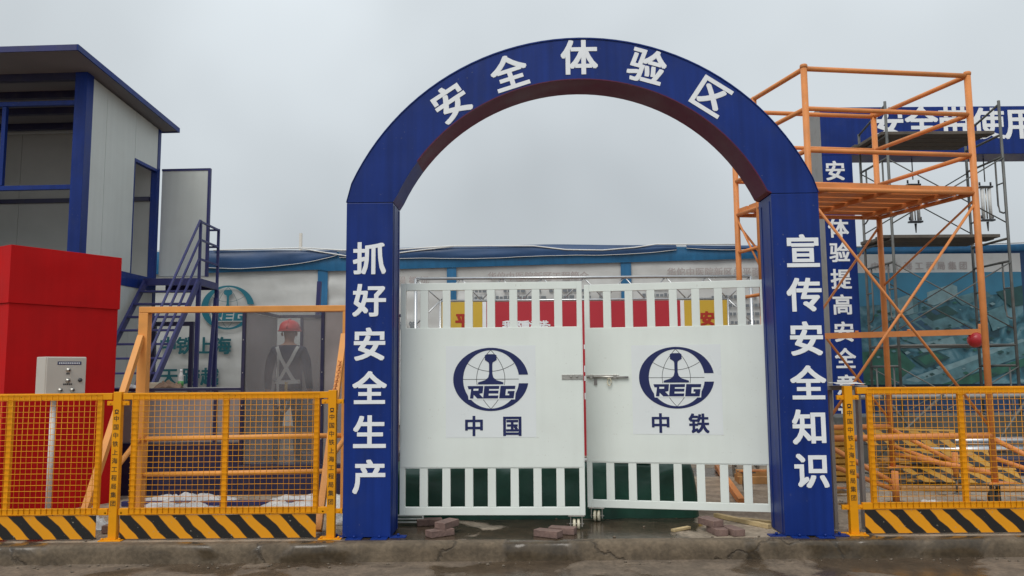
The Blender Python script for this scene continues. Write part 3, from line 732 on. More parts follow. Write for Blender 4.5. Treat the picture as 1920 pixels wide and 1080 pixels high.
def person():
    X, Y, Z = -3.0, 10.25, .50
    X = at(541, 700, Y).x
    t = thing('person', 'person seen from behind in red helmet and white safety harness inside the booth', 'person', (X, Y, Z))
    # skeleton: one vertex per joint; back faces the camera (-Y), looks towards +Y
    V = [((0, 0, .93), .150, .105), ((0, -.005, 1.06), .145, .10), ((0, -.015, 1.24), .172, .112), ((0, -.015, 1.385), .15, .09), ((0, .0, 1.455), .058, .058), ((0, .015, 1.525), .062, .066), ((0, .02, 1.60), .083, .097), ((0, .015, 1.675), .075, .090)]
    E = [(0, 1), (1, 2), (2, 3), (3, 4), (4, 5), (5, 6), (6, 7)]
    def add(p, co, rx, ry): V.append((co, rx, ry)); E.append((p, len(V) - 1)); return len(V) - 1
    hands = []
    for s in (-1, 1):
        a = add(3, (s * .175, -.01, 1.375), .074, .070); b = add(a, (s * .228, -.01, 1.24), .066, .064)
        c = add(b, (s * .252, -.02, 1.08), .056, .055); d = add(c, (s * .266, .03, .90), .046, .046); e = add(d, (s * .268, .05, .845), .034, .030); f = add(e, (s * .266, .07, .785), .020, .042)
        hands.append((s, Vector((s * .266, .075, .775))))
        h = add(0, (s * .095, 0, .86), .098, .098); k = add(h, (s * .115, .01, .66), .083, .083); kn = add(k, (s * .125, .015, .48), .063, .065)
        cf = add(kn, (s * .13, -.012, .32), .060, .062); an = add(cf, (s * .135, -.02, .10), .046, .048); hl = add(an, (s * .137, -.01, .045), .046, .046); to = add(hl, (s * .155, .135, .038), .044, .034)
    me = bpy.data.meshes.new('body'); me.from_pydata([v[0] for v in V], E, [])
    ob = bpy.data.objects.new('body', me); COL.objects.link(ob)
    md = ob.modifiers.new('skin', 'SKIN'); md.use_smooth_shade = True
    for i, v in enumerate(V): me.skin_vertices[0].data[i].radius = (v[1], v[2])
    for i in range(len(V)): me.skin_vertices[0].data[i].use_root = (i == 0)
    sb = ob.modifiers.new('sub', 'SUBSURF'); sb.levels = 2; sb.render_levels = 2
    bpy.context.view_layer.update(); dg = bpy.context.evaluated_depsgraph_get()
    bm = bmesh.new(); bm.from_mesh(bpy.data.meshes.new_from_object(ob.evaluated_get(dg)))
    bpy.data.objects.remove(ob)
    # fingers, nose and ears join the same surface
    q = MB(); q.bm.free(); q.bm = bm
    for s, hp in hands:
        for k, (dy, ln) in enumerate(((-.030, .058), (-.011, .072), (.009, .076), (.028, .068))):
            p = hp + Vector((0, dy, .012)); q.path([p, p + Vector((-s * .006, .004, -.55 * ln)), p + Vector((-s * .020, .010, -ln))], .0085, 6, r2=.0065)
        p = hp + Vector((-s * .012, .03, .045)); q.path([p, p + Vector((-s * .02, .028, -.02)), p + Vector((-s * .026, .036, -.05))], .010, 6, r2=.007)
    q.path([(0, .105, 1.60), (0, .135, 1.578), (0, .11, 1.56)], .014, 6)
    for s in (-1, 1): q.path([(s * .083, .01, 1.625), (s * .096, -.004, 1.60), (s * .086, .0, 1.565)], .013, 6)
    for f in bm.faces:
        c = f.calc_center_median(); f.smooth = True
        f.material_index = 2 if c.z > 1.445 or (abs(c.x) > .215 and c.z < .89) else (3 if c.z < .11 else (0 if c.z > .93 or abs(c.x) > .205 else 1))
    bm2 = bm.copy(); bmesh.ops.triangulate(bm2, faces=bm2.faces); tree = BVHTree.FromBMesh(bm2); bm2.free()
    body = q.build('body', [M['cloth_navy'], M['trousers'], M['skin'], M['boot']], t, recalc=False)
    for s in (-1, 1):
        e = MB(); e.lathe([(.011, .0), (.008, .006), (0, .009)], (s * .032, .098, 1.622), 8, 'Y'); e.build('eye', M['knob'], body)
    e = MB(); e.box((-.024, .096, 1.530), (.024, .106, 1.537)); e.build('mouth', M['red_print'], body)
    # helmet: dome, brim, ridge
    h = MB(); h.lathe([(.136, 1.632), (.134, 1.66), (.122, 1.705), (.096, 1.742), (.055, 1.765), (.0, 1.772)], (0, .015, 0), 24)
    dome = h.build('helmet', M['helmet'], t)
    h = MB(); h.lathe([(.128, 1.640), (.150, 1.634), (.154, 1.628), (.150, 1.624), (.128, 1.630)], (0, .022, 0), 24); h.build('brim', M['helmet'], dome)
    h = MB(); h.path([(0, .015 + .128 * math.cos(a), 1.652 + .124 * math.sin(a)) for a in [math.pi * k / 12 for k in range(13)]], .012, 6); h.build('ridge', M['helmet'], dome)
    # harness straps laid on the back, by casting onto the body
    def strap(pts, m, wd=.042, nm='strap', n=26):
        qq = MB(); A = []; B = []
        for i in range(n + 1):
            f = i / n * (len(pts) - 1); k = min(int(f), len(pts) - 2); u = f - k
            x = pts[k][0] + (pts[k + 1][0] - pts[k][0]) * u; z = pts[k][1] + (pts[k + 1][1] - pts[k][1]) * u
            k2 = min(k, len(pts) - 2); dx = pts[k2 + 1][0] - pts[k2][0]; dz = pts[k2 + 1][1] - pts[k2][1]; l = math.hypot(dx, dz)
            nx, nz = -dz / l * wd / 2, dx / l * wd / 2
            for (sx, lst) in ((1, A), (-1, B)):
                hit = tree.ray_cast(Vector((x + sx * nx, -1, z + sx * nz)), Vector((0, 1, 0)))[0]
                y = hit.y if hit else (lst[-1].y + .012 if lst else -.1)
                lst.append(Vector((x + sx * nx, y - .012, z + sx * nz)))
        qq.strip(A, B); o = qq.build(nm, m, t); s = o.modifiers.new('thick', 'SOLIDIFY'); s.thickness = .004
    strap([(-.135, 1.43), (-.07, 1.28), (.06, 1.05), (.12, .97)], M['strap']); strap([(.135, 1.43), (.07, 1.28), (-.06, 1.05), (-.12, .97)], M['strap'])
    strap([(-.165, .985), (0, .975), (.165, .985)], M['strap'], .05, 'belt')
    strap([(-.10, 1.36), (-.115, 1.10), (-.10, .80), (-.09, .68)], M['strap'], .034, 'lanyard'); strap([(.005, .985), (0, .86), (.012, .70)], M['strap_yellow'], .035, 'lanyard')
    strap([(.03, .74), (.015, .66), (-.035, .60), (-.085, .64)], M['strap'], .022, 'lanyard')
person()

# ------------------------------------------------------------------ things on the counter
def bottle():
    p = at(339, 716, 10.05); z = 1.419
    t = thing('bottle', 'clear plastic water bottle with green label on the booth counter', 'bottle', (p.x, 10.05, z))
    q = MB(); q.lathe([(.030, 0), (.033, .01), (.033, .075), (.031, .08), (.031, .125), (.032, .13), (.026, .165), (.013, .195), (.012, .205)], (0, 0, 0), 16); q.build('body', M['film'], t)
    q = MB(); q.lathe([(.0345, .02), (.0345, .085)], (0, 0, 0), 16); q.build('wrapper', M['label_green'], t)
    q = MB(); q.lathe([(.0145, .203), (.0145, .228), (0, .229)], (0, 0, 0), 12); q.build('cap', M['vinyl'], t)
bottle()
p = at(288, 718, 10.0)
q = MB(); q.box((p.x - .055, 9.96, 1.419), (p.x + .055, 10.04, 1.49), .004); q.box((p.x - .02, 9.955, 1.46), (p.x + .055, 9.96, 1.488)); tag(q.build('small_carton', M['cream']), 'small cream carton on the booth counter beside the crumpled gloves', 'carton')
def crumple(name, label, cat, cx, cy, z, sx, sy, h, m, seed, n=26):
    q = MB()
    def fn(u, v):
        x, y = (u - .5) * 2, (v - .5) * 2; r = max(0, 1 - (abs(x) ** 2.4 + abs(y) ** 2.4))
        k = 1 + .28 * noise.noise(Vector((math.atan2(y, x) * 1.3, seed, 0)))
        n1 = noise.noise(Vector((x * 2.1 + seed, y * 2.1, seed))); n2 = noise.noise(Vector((x * 5 + seed, y * 5, 3)))
        return (cx + x * sx * k, cy + y * sy * k, z + .004 + h * (r ** .35) * (.10 + 1.5 * abs(n1) + .7 * abs(n2) + .25 * abs(noise.noise(Vector((x * 11, y * 11, seed))))) * (r > 0))
    q.grid(fn, n, n); o = tag(q.build(name, m), label, cat)
    so = o.modifiers.new('thick', 'SOLIDIFY'); so.thickness = .003
    return o
p = at(315, 722, 10.0); crumple('work_gloves', 'crumpled brown gloves on the booth counter between carton and bottle', 'gloves', p.x + .02, 10.0, 1.419, .16, .08, .075, M['brown_cloth'], 2.2, 16)
p = at(245, 720, 10.0); crumple('paper_scrap', 'small white paper scrap at the left end of the booth counter', 'paper', p.x, 10.0, 1.419, .10, .06, .04, M['film'], 5.1, 12)
crumple('plastic_sheet', 'grey crumpled plastic sheet on the floor under the portal, left', 'plastic sheet', -3.72, 9.2, PV, .50, .36, .075, M['film'], 1.3, 36)
crumple('plastic_sheet', 'white crumpled plastic sheet on the floor under the portal, right', 'plastic sheet', -2.2, 9.1, PV, .58, .38, .07, M['film'], 8.4, 36)
crumple('paper_scrap', 'flat white scrap on the floor close behind the left fence panel', 'paper', -3.05, 8.35, PV, .26, .16, .07, M['film'], 3.7, 16)
crumple('paper_scrap', 'small white scrap on the bare floor behind the right fence panel', 'paper', 4.45, 8.75, PV, .10, .07, .04, M['film'], 7.7, 12)
crumple('plastic_bag', 'pale plastic bag on the floor between fence post and left arch column', 'plastic bag', -1.62, 7.95, PV, .13, .16, .10, M['film'], 6.6, 16)
crumple('plastic_bag', 'thin clear plastic bag on the floor behind the fence at the red kiosk', 'plastic bag', -4.0, 7.75, PV, .16, .12, .14, M['film'], 9.3, 16)

# ================================================================== TWO-STOREY CABIN
def cabin():
    XS, Y0, Y1 = -5.87, 11.0, 13.15; XW = -9.4; o = (-8, 12, PV)
    t = thing('two_storey_cabin', 'white panel cabin of two storeys with navy frame and overhanging roof', 'building', (o[0] - .085, o[1] + .10, o[2]), R(-3))
    zf, zr0, zr1 = 3.10, 5.85, 5.665                # floor, wall heads front and back
    B, W = M['blue'], M['panel_white']
    zr = lambda y: zr0 + (zr1 - zr0) * (y - Y0) / (Y1 - Y0)
    # gable wall panels, upper: two full, one over the door
    ys = [Y0 + .17, 11.54, 12.36, Y1 - .08]; dz0, dz1 = 3.16, 4.99
    for i in range(3):
        a, b = ys[i] + .003, ys[i + 1] - .003; zb = zf + .06 if i < 2 else dz1
        q = MB(); q.prism([(XS, a, zb), (XS, b, zb), (XS, b, zr(b)), (XS, a, zr(a))], (-.06, 0, 0)); q.build('wall_panel', W, t, o)
    for a, b in zip(ys, ys[1:]):
        q = MB(); q.box((XS - .06, a + .003, PV), (XS, b - .003, zf - .16)); q.build('wall_panel', W, t, o)
    # door opening: jambs and head, the dark inside, lower rear panel seen through
    q = MB(); q.box((XS - .07, 12.363, dz1 - .05), (XS + .006, Y1 - .084, dz1 - .003)); q.box((XS - .07, 12.362, zf + .06), (XS + .004, 12.385, dz1 - .052)); q.build('door_frame', B, t, o)
    # posts
    q = MB(); q.box((XS - .17, Y0 - .004, PV), (XS + .005, Y0 + .168, zr0 + .02), .004); q.build('corner_post', B, t, o)
    q = MB(); q.box((XS - .10, Y1 - .078, PV), (XS + .006, Y1 + .02, zr1 + .01), .004); q.build('corner_post', B, t, o)
    q = MB(); q.box((XS - .07, Y0 + .17, zf - .158), (XS + .010, Y1 - .08, zf + .055), .003); q.build('floor_beam', B, t, o)
    q = MB(); q.box((XW, Y0, zf - .158), (XS - .172, Y0 + .12, zf + .055), .003); q.build('floor_beam', B, t, o)
    q = MB(); q.box((XW, Y0 + .13, zf - .02), (XS - .075, Y1 - .1, zf + .05)); q.build('floor', M['ceiling'], t, o)
    # rear wall inside, in wide panels with a dark belt rail
    for k in range(3):
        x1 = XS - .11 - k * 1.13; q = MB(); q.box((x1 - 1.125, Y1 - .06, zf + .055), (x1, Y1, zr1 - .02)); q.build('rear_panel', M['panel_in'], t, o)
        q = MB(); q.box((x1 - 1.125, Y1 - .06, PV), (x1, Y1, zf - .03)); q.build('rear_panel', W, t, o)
    q = MB(); q.box((XW, Y1 - .105, 4.45), (XS - .11, Y1 - .062, 4.52)); q.build('belt_rail', M['blue_dark'], t, o)
    q = MB(); q.box((XW, Y0 + .10, PV), (XS - .18, Y0 + .16, zf - .16)); q.build('front_panel', W, t, o)
    q = MB(); q.prism([(XW - .06, Y0, PV), (XW - .06, Y1, PV), (XW - .06, Y1, zr1 - .04), (XW - .06, Y0, zr0 - .04)], (.05, 0, 0)); q.build('wall_panel', W, t, o)
    # open front: guard frame
    for z in (4.22, 5.44):
        q = MB(); q.box((XW, Y0 + .02, z - .035), (XS - .172, Y0 + .08, z + .03), .003); q.build('front_rail', B, t, o)
    for x in (-7.08, -8.3):
        q = MB(); q.box((x - .03, Y0 + .022, 4.255), (x + .03, Y0 + .078, 5.40), .003); q.build('mullion', B, t, o)
        # roof slab sloping back, with ceiling and purlins
    ya, yb = 10.35, 13.25; za, zb_ = zr(ya) + .005, zr(yb) + .005; xr = XS + .25
    q = MB(); q.prism([(XW - .3, ya, za + .02), (XW - .3, yb, zb_ + .02), (XW - .3, yb, zb_ + .075), (XW - .3, ya, za + .075)], (xr - XW + .3, 0, 0)); rf = q.build('roof', M['ceiling'], t, o)
    q = MB(); q.prism([(xr, ya - .02, za - .0), (xr, yb + .02, zb_ - .0), (xr, yb + .02, zb_ + .08), (xr, ya - .02, za + .08)], (.02, 0, 0)); q.build('verge_trim', M['blue'], rf, o)
    q = MB(); q.box((XW - .3, ya - .02, za), (xr - .002, ya - .001, za + .08)); q.build('eave_trim', M['indigo'], rf, o)
    q = MB(); q.box((XW - .3, yb + .001, zb_), (xr - .002, yb + .02, zb_ + .078)); q.build('eave_trim', M['blue'], rf, o)
    for y in (11.05, 11.62, 12.2, 12.8):
        q = MB(); q.box((XW, y - .04, zr(y) - .075), (XS - .18, y + .04, zr(y) + .045)); q.build('purlin', M['blue_dark'], rf, o)
    # door leaf standing open to the outside at right angles
    q = MB(); q.box((XS + .02, Y1 + .06, 3.20), (-5.06, Y1 + .10, 5.02), .003); d = q.build('door', W, t, o)
    fr = MB(); fr.box((XS + .018, Y1 + .050, 4.985), (-5.035, Y1 + .058, 5.022)); fr.box((-5.058, Y1 + .05, 3.19), (-5.02, Y1 + .11, 4.984)); fr.box((-5.019 - .02, Y1 + .051, 4.985), (-5.02, Y1 + .11, 5.022)); fr.build('door_edge', M['indigo'], d, o)
cabin()

def stairs():
    o = (-5.4, 11.4, PV)
    t = thing('steel_staircase', 'indigo steel staircase with open treads climbing to the cabin door', 'staircase', o); m = M['indigo']
    xl, xr, yt, yf, zt = -5.83, -4.97, 12.6, 13.42, 3.10
    yb = yt - (zt - PV) / 1.13
    for x in (xl + .02, xr):
        q = MB(); q.bar((x, yt, zt - .06), (x, yb, PV + .02), .04, .10); q.build('stringer', m, t, o)
    n = 14
    for k in range(1, n):
        z = PV + (zt - PV) * k / n; y = yb + (yt - yb) * k / n
        q = MB(); q.box((xl + .045, y - .05, z - .035), (xr - .025, y + .07, z - .005), .003); q.build('tread', m, t, o)
    q = MB(); q.box((xl - .02, yt, zt - .02), (xr + .02, yf, zt)); q.box((xl, yt - .001, zt - .11), (xr + .02, yt + .04, zt - .021)); q.box((xr - .02, yt + .04, zt - .11), (xr + .02, yf, zt - .021)); q.box((xl, yf - .04, zt - .11), (xr - .021, yf, zt - .021)); q.build('landing', m, t, o)
    for (x, y) in ((xr, yt + .02), (xr, yf - .02)):
        q = MB(); q.box((x - .03, y - .03, PV), (x + .03, y + .03, zt - .112), .003); q.build('leg', m, t, o)
        q = MB(); q.box((x - .02, y - .02, zt + .001), (x + .02, y + .02, 4.03), .003); q.build('rail_post', m, t, o)
    q = MB(); q.bar((xr - .0, yf - .06, zt - .25), (xr + .02, yt + .35, PV), .055, .055); q.build('leg', m, t, o)
    for z in (4.01, 3.72, 3.41):
        q = MB(); q.bar((xr, yt, z), (xr, yf, z), .03, .03); q.build('guard_rail', m, t, o)
    q = MB(); q.bar((xr, yf - .02, 4.01), (xr - .32, yf - .02, 4.01), .03, .03); q.build('guard_rail', m, t, o)
    q = MB(); q.bar((xr, yf - .02, 3.72), (xr - .32, yf - .02, 3.72), .03, .03); q.build('guard_rail', m, t, o)
    for dz in (.93, .62, .31):
        q = MB(); q.bar((xr, yt, zt + dz), (xr, yb + .25, PV + dz + .25), .028, .028); q.build('hand_rail', m, t, o)
    q = MB(); q.box((xr - .02, yb + .24, PV + .02), (xr + .02, yb + .28, PV + 1.2), .003); q.build('rail_post', m, t, o)
    # dark frame of the store under the landing
    for x in (-5.72, -5.12):
        q = MB(); q.box((x - .03, 12.75, PV), (x + .03, 12.81, 2.35)); q.build('under_post', M['blue_dark'], t, o)
    q = MB(); q.box((-5.75, 12.755, 2.352), (-5.09, 12.815, 2.42)); q.build('under_beam', M['blue_dark'], t, o)
stairs()

# ================================================================== HOARDING AT THE BACK
HY = 16.0
def ztop(x): return 4.06 + .035 * math.sin(x * .55 + 1) + .02 * noise.noise(Vector((x * .7, 0, 0)))
def zblue(x):
    if x < -3.8: return 3.60 + (x + 6) * .02
    return 3.61 + .022 * (x + 3.8)
def hoarding():
    o = (0, HY, PV)
    t = thing('hoarding_wall', 'long site hoarding hung with greyish printed banners under a blue border', 'hoarding', o)
    for k in range(12):
        x0 = -10 + k * 2.2; q = MB(); q.box((x0 + .004, HY + .02, PV), (x0 + 2.196, HY + .07, 4.03)); q.build('backing_panel', M['tarp_blue' if k > 6 else 'grey_post'], t, o)
    spans = [(-9.9, -3.86), (-3.73, -1.27), (-1.15, 2.22), (2.36, 6.42)]
    def wr(x, z, s): return .03 * noise.noise(Vector((x * .5, z * 3.2, s))) + .015 * noise.noise(Vector((x * 1.5 + z, z * 8.0, s + 5)))
    for i, (a, b) in enumerate(spans):
        q = MB(); n = int((b - a) * 12)
        q.grid(lambda u, v: (a + (b - a) * u, HY - .02 + wr(a + (b - a) * u, v * 3.3, i), .55 + (zblue(a + (b - a) * u) + .04 - .55) * v), n, 44)
        q.build('banner_sheet', M['banner_white'], t, o)
    for (a, b) in ((-3.86, -3.73), (-1.27, -1.15), (2.22, 2.36)):
        q = MB(); q.grid(lambda u, v: (a - .035 + (b - a + .07) * u, HY - .062 + .012 * noise.noise(Vector((u, v * 6, a))), .5 + (zblue(a) - .5) * v), 3, 24); q.build('blue_strip', M['banner_blue'], t, o)
    q = MB(); q.grid(lambda u, v: (-10 + 24 * u, HY - .085 - .018 * math.sin(v * math.pi) + .008 * noise.noise(Vector((u * 30, v * 2, 2))), zblue(-10 + 24 * u) + v * (ztop(-10 + 24 * u) - .02 - zblue(-10 + 24 * u))), 160, 8); q.build('blue_border', M['banner_blue'], t, o)
    # loose flap of dark tarp sagging from the top edge
    def flap(a, b, d0, d1, s):
        q = MB()
        def fn(u, v):
            x = a + (b - a) * u; dz = (d0 + (d1 - d0) * u) * (math.sin(math.pi * (.12 + .84 * u)) ** .4) + .012 * noise.noise(Vector((x * 2, 0, s)))
            return (x, HY - .115 - .04 * math.sin(v * 2.4) + .01 * noise.noise(Vector((x * 1.2, v * 3, s))), ztop(x) + .012 - dz * v)
        q.grid(fn, int((b - a) * 8), 8); q.build('tarp_flap', M['tarp_blue'], t, o)
        q = MB(); q.path([Vector(fn(k / 40, 1)) + Vector((0, -.006, 0)) for k in range(41)], .006, 5); q.build('tarp_hem', M['edge_white'], t, o)
    flap(-6.4, -3.5, .44, .26, 1); flap(-3.45, 3.3, .24, .25, 2); flap(3.5, 6.0, .10, .08, 3)
    q = MB(); q.path([(x, HY - .02, ztop(x) + .014) for x in [-10 + 24 * k / 160 for k in range(161)]], .012, 5); q.build('top_trim', M['edge_white'], t, o)
    # print
    def line(text, x0, x1, z, size, m, bold=.02):
        q = MB()
        for k, ch in enumerate(text): put(q, ch, (x0 + (x1 - x0) * k / max(1, len(text) - 1), HY - .075, z), size, bold=bold)
        q.build('lettering', m, t, o, recalc=False)
    line('华佗中医院新区工程简介', -.40, 1.45, 3.48, .185, M['title_faint']); line('华佗中医院新区总平面', 3.2, 4.9, 3.54, .185, M['title_faint'])
    line('工程概况', -2.45, -1.75, 3.42, .17, M['title_faint']); [letter('lettering', ch, (x, HY - .075, 2.51), .17, M['text_grey'], t, o=o) for ch, x in (('设', -2.18), ('管', -1.98))]
    for ch, px in zip('中铁上海', (315, 347, 383, 417)):
        p = at(px, 648, HY - .07); letter('lettering', ch, (p.x, HY - .07, p.z), .36, M['teal_print'], t, bold=.03, o=o)
    for ch, px in zip('天跨越', (317, 358, 393)):
        p = at(px, 706, HY - .07); letter('lettering', ch, (p.x, HY - .07, p.z), .36, M['teal_print'], t, bold=.03, o=o)
    # blurred small print as rows of short bars
    def rows(x0, x1, z0, z1, dz):
        q = MB(); z = z0
        while z > z1:
            x = x0 + random.random() * .1
            while x < x1 - .1:
                L_ = .05 + random.random() * .05; h = .05 + random.random() * .02
                q.box((x, HY - .073, z), (x + L_, HY - .071, z + h)); x += L_ + .018 + (random.random() < .12) * .15
            z -= dz
        o_ = q.build('small_print', M['text_grey'], t, o); o_['kind'] = 'stuff'
    rows(-.95, 2.05, 3.16, 2.5, .135); rows(2.6, 3.4, 3.2, 2.3, .15); rows(3.9, 5.6, 3.0, 2.2, .17)
    e = MB(); e.box((-6.4, HY - .070, 2.35), (-6.39, HY - .069, 2.36)); lg_ = e.build('emblem', M['teal_logo'], t, o)
    emblem(lg_, -5.68 - o[0], 2.90 - o[2], .53 / 234, -.075, M['teal_logo'], M['teal_print'], M['banner_white'])
hoarding()

def picture_banner():
    x0, x1, z0, z1, y = 6.35, 10.16, 1.27, 3.86, HY - .13; o = (8.2, y, PV)
    t = thing('picture_banner', 'teal aerial picture banner of factory blocks on the hoarding behind the grey scaffold', 'banner', o)
    q = MB(); q.grid(lambda u, v: (x0 + (x1 - x0) * u, y + .012 * noise.noise(Vector((u * 3, v * 4, 8))), z0 + (z1 - z0) * v), 30, 20)
    me = bpy.data.materials.new('aerial_print'); me.use_nodes = True; n = me.node_tree.nodes; L = me.node_tree.links; b = n["Principled BSDF"]; b.inputs["Roughness"].default_value = .45
    tc_ = n.new("ShaderNodeTexCoord"); ns = n.new("ShaderNodeTexNoise"); ns.inputs["Scale"].default_value = 3.2; ns.inputs["Detail"].default_value = 9; ns.inputs["Distortion"].default_value = .8
    L.new(tc_.outputs["Object"], ns.inputs["Vector"]); cr = n.new("ShaderNodeValToRGB"); L.new(ns.outputs["Fac"], cr.inputs[0])
    cr.color_ramp.elements[0].position = .33; cr.color_ramp.elements[0].color = (.014, .055, .075, 1); cr.color_ramp.elements[1].position = .68; cr.color_ramp.elements[1].color = (.17, .31, .36, 1)
    e_ = cr.color_ramp.elements.new(.5); e_.color = (.04, .15, .20, 1); L.new(cr.outputs[0], b.inputs["Base Color"])
    q.build('printed_sheet', me, t, o)
    pm = [mat('print_pale', (.19, .31, .34), .5, .2, 6), mat('print_mid', (.09, .20, .23), .5, .3, 6), mat('print_dark', (.02, .075, .075), .5, .3, 6), mat('print_roof', (.03, .09, .15), .5, .2, 6), mat('print_sky', (.04, .20, .32), .5, .25, 1.2), mat('print_green', (.025, .12, .085), .5, .3, 5), M['banner_white']]
    def P(u, v, d): return (x0 + (x1 - x0) * u, y - d, z1 - (z1 - z0) * v)
    lay = [0]
    def poly(pts, k, nm='print_patch'):
        lay[0] += 1; qq = MB(); qq.poly([P(u, v, .016 + lay[0] * .00025) for u, v in pts]); qq.build(nm, pm[k], t, o)
    poly([(0, 0), (1, 0), (1, .145), (0, .145)], 6, 'title_strip'); poly([(0, .145), (1, .145), (1, .30), (.55, .36), (0, .42)], 4)
    poly([(0, .78), (.33, .72), (.42, .86), (.30, 1), (0, 1)], 5); poly([(.33, .98), (1, .66), (1, .78), (.55, 1), (.33, 1)], 1); poly([(.36, .965), (.98, .66), (1, .675), (.42, .985)], 0); poly([(.55, 1), (1, .80), (1, .86), (.70, 1)], 5)
    poly([(.30, .52), (.52, .42), (.75, .56), (.80, .66), (.52, .74), (.36, .66)], 1)
    poly([(.26, .38), (.42, .31), (.45, .33), (.45, .45), (.40, .47), (.27, .50)], 0); poly([(.42, .31), (.45, .33), (.45, .45), (.425, .455)], 1)
    poly([(.50, .30), (.63, .235), (.66, .255), (.66, .34), (.53, .40), (.50, .385)], 0)
    poly([(.46, .46), (.60, .40), (.66, .46), (.52, .52)], 2); poly([(.64, .34), (.80, .28), (.84, .33), (.68, .40)], 1); poly([(.80, .45), (.90, .40), (.92, .55), (.83, .60)], 1)
    for k in range(3): poly([(.34 + k * .045, .565 - k * .02), (.37 + k * .045, .55 - k * .02), (.43 + k * .045, .62 - k * .02), (.40 + k * .045, .635 - k * .02)], 3)
    for k in range(4): poly([(.30 + k * .07, .515 - k * .025), (.325 + k * .07, .505 - k * .025), (.355 + k * .07, .54 - k * .025), (.33 + k * .07, .55 - k * .025)], 3)
    for k in range(3): poly([(.56 + k * .05, .60 - k * .018), (.60 + k * .05, .585 - k * .018), (.63 + k * .05, .61 - k * .018), (.59 + k * .05, .625 - k * .018)], 3)
    poly([(.40, .80), (.52, .74), (.60, .80), (.47, .88)], 2); poly([(.43, .80), (.52, .76), (.57, .80), (.47, .855)], 5); poly([(.42, .70), (.62, .64), (.64, .72), (.46, .76)], 0); poly([(.86, .30), (1, .25), (1, .40), (.93, .42)], 2)
    for k in range(110):
        u, v = random.uniform(.03, .97), random.uniform(.36, .98); s = random.uniform(.005, .022)
        poly([(u, v), (u + s, v - s * .5), (u + s * 1.8, v + s * .2), (u + s * .8, v + s * .8)], random.choice((2, 2, 5, 0, 1)))
    q = MB()
    for k, ch in enumerate('中铁上海工程局集团'): put(q, ch, (7.25 + k * .22, y - .03, 3.62), .17, bold=.015)
    q.build('lettering', M['title_faint'], t, o, recalc=False)
picture_banner()

def cable(label, pts, r, m):
    q = MB(); q.path(pts, r, 6); tag(q.build('cable', m), label, 'cable')
cx_ = lambda pts: [at(a, b, 15.84) for a, b in pts]
cable('white cable sagging along the hoarding top left of the arch', cx_([(400, 469), (480, 467), (560, 465), (600, 472), (650, 480), (720, 478), (770, 471), (850, 462)]), .014, M['edge_white'])
cable('white cable sagging along the hoarding top under the arch crown', cx_([(560, 464), (640, 469), (740, 468), (850, 461), (1000, 461), (1060, 468), (1130, 469), (1190, 464), (1230, 458), (1380, 458)]), .014, M['edge_white'])
q = MB(); q.tube((-9.6, 36, -.5), (-9.6, 36, 7.9), .075, 8); tag(q.build('utility_pole', M['box_grey']), 'faint slim pole rising far behind the hoarding', 'pole')  # haze over the distant pole is put into its plain grey colour

# ================================================================== TRUSS BOARD BEHIND THE GATE
def truss_board():
    Y = 11.0; o = (1.0, Y, PV)
    t = thing('truss_board', 'aluminium truss carrying a red and yellow pledge board behind the gate', 'board', o); c = M['chrome']
    xl, xr, zt = -1.33, 3.30, 2.875; il, ir, it = -.99, 2.975, 2.565
    def tb(nm, a, b, r=.022): q = MB(); q.tube(a, b, r, 10); q.build(nm, c, t, o)
    for d in (0,):
        tb('chord', (xl, Y + d, zt), (xr, Y + d, zt), .02); tb('chord', (il, Y + d, it), (ir, Y + d, it), .016)
        for x in (xl, xr): tb('chord', (x, Y + d, PV), (x, Y + d, zt))
        for x in (il, ir): tb('chord', (x, Y + d, PV), (x, Y + d, it), .018)
    n = 14
    for k in range(n):
        a = il + (ir - il) * k / n; b = il + (ir - il) * (k + 1) / n
        tb('lacing', (a, Y, it if k % 2 == 0 else zt), (b, Y, zt if k % 2 == 0 else it), .009)
    for (x0, x1) in ((xl, il), (xr, ir)):
        for k in range(7):
            z0 = it - k * .33; tb('lacing', (x1 if k % 2 == 0 else x0, Y, z0), (x0 if k % 2 == 0 else x1, Y, z0 - .33), .009)
        tb('lacing', (x0, Y, zt), (x1, Y, it), .009)
    for x in (xl, xr): tb('prop', (x, Y, 2.0), (x, Y + 1.1, PV), .016)
    yb = Y - .03
    for (a, b, m) in ((il + .02, -.41, 'yellow_board'), (-.355, 2.31, 'red_board'), (2.365, ir - .02, 'yellow_board')):
        q = MB(); q.box((a, yb, .45), (b, yb + .008, it - .02)); q.build('board', M[m], t, o)
    for a in (-.408, 2.312):
        q = MB(); q.box((a, yb - .003, .45), (a + .051, yb + .006, it - .02)); q.build('white_margin', M['vinyl'], t, o)
    p = at(868, 601, yb); letter('character', '平', (p.x, yb - .004, p.z), .21, M['red_print'], t, bold=.05, o=o)
    p = at(1326, 597, yb); letter('character', '安', (p.x, yb - .004, p.z), .20, M['red_print'], t, bold=.05, o=o)
    q = MB()
    for k, ch in enumerate('我郑重承诺:'):
        p = at(951 + 17 * k - (6 if ch == ':' else 0), 610, yb); put(q, ch, (p.x, yb - .004, p.z), .135, bold=.045)
    q.build('lettering', M['vinyl'], t, o, recalc=False)
    q = MB()                                       # the lines of the pledge as seen in the gap: pale blurred blocks
    for z in (1.93, 1.62, 1.50, 1.25):
        for k in range(16):
            for a in range(2): q.box((-.1 + k * .145 + a * .06, yb - .004, z - .045), (-.1 + k * .145 + a * .06 + .04, yb - .0035, z + .045 - random.random() * .03))
    q.build('small_print', M['vinyl'], t, o)['kind'] = 'stuff'
truss_board()

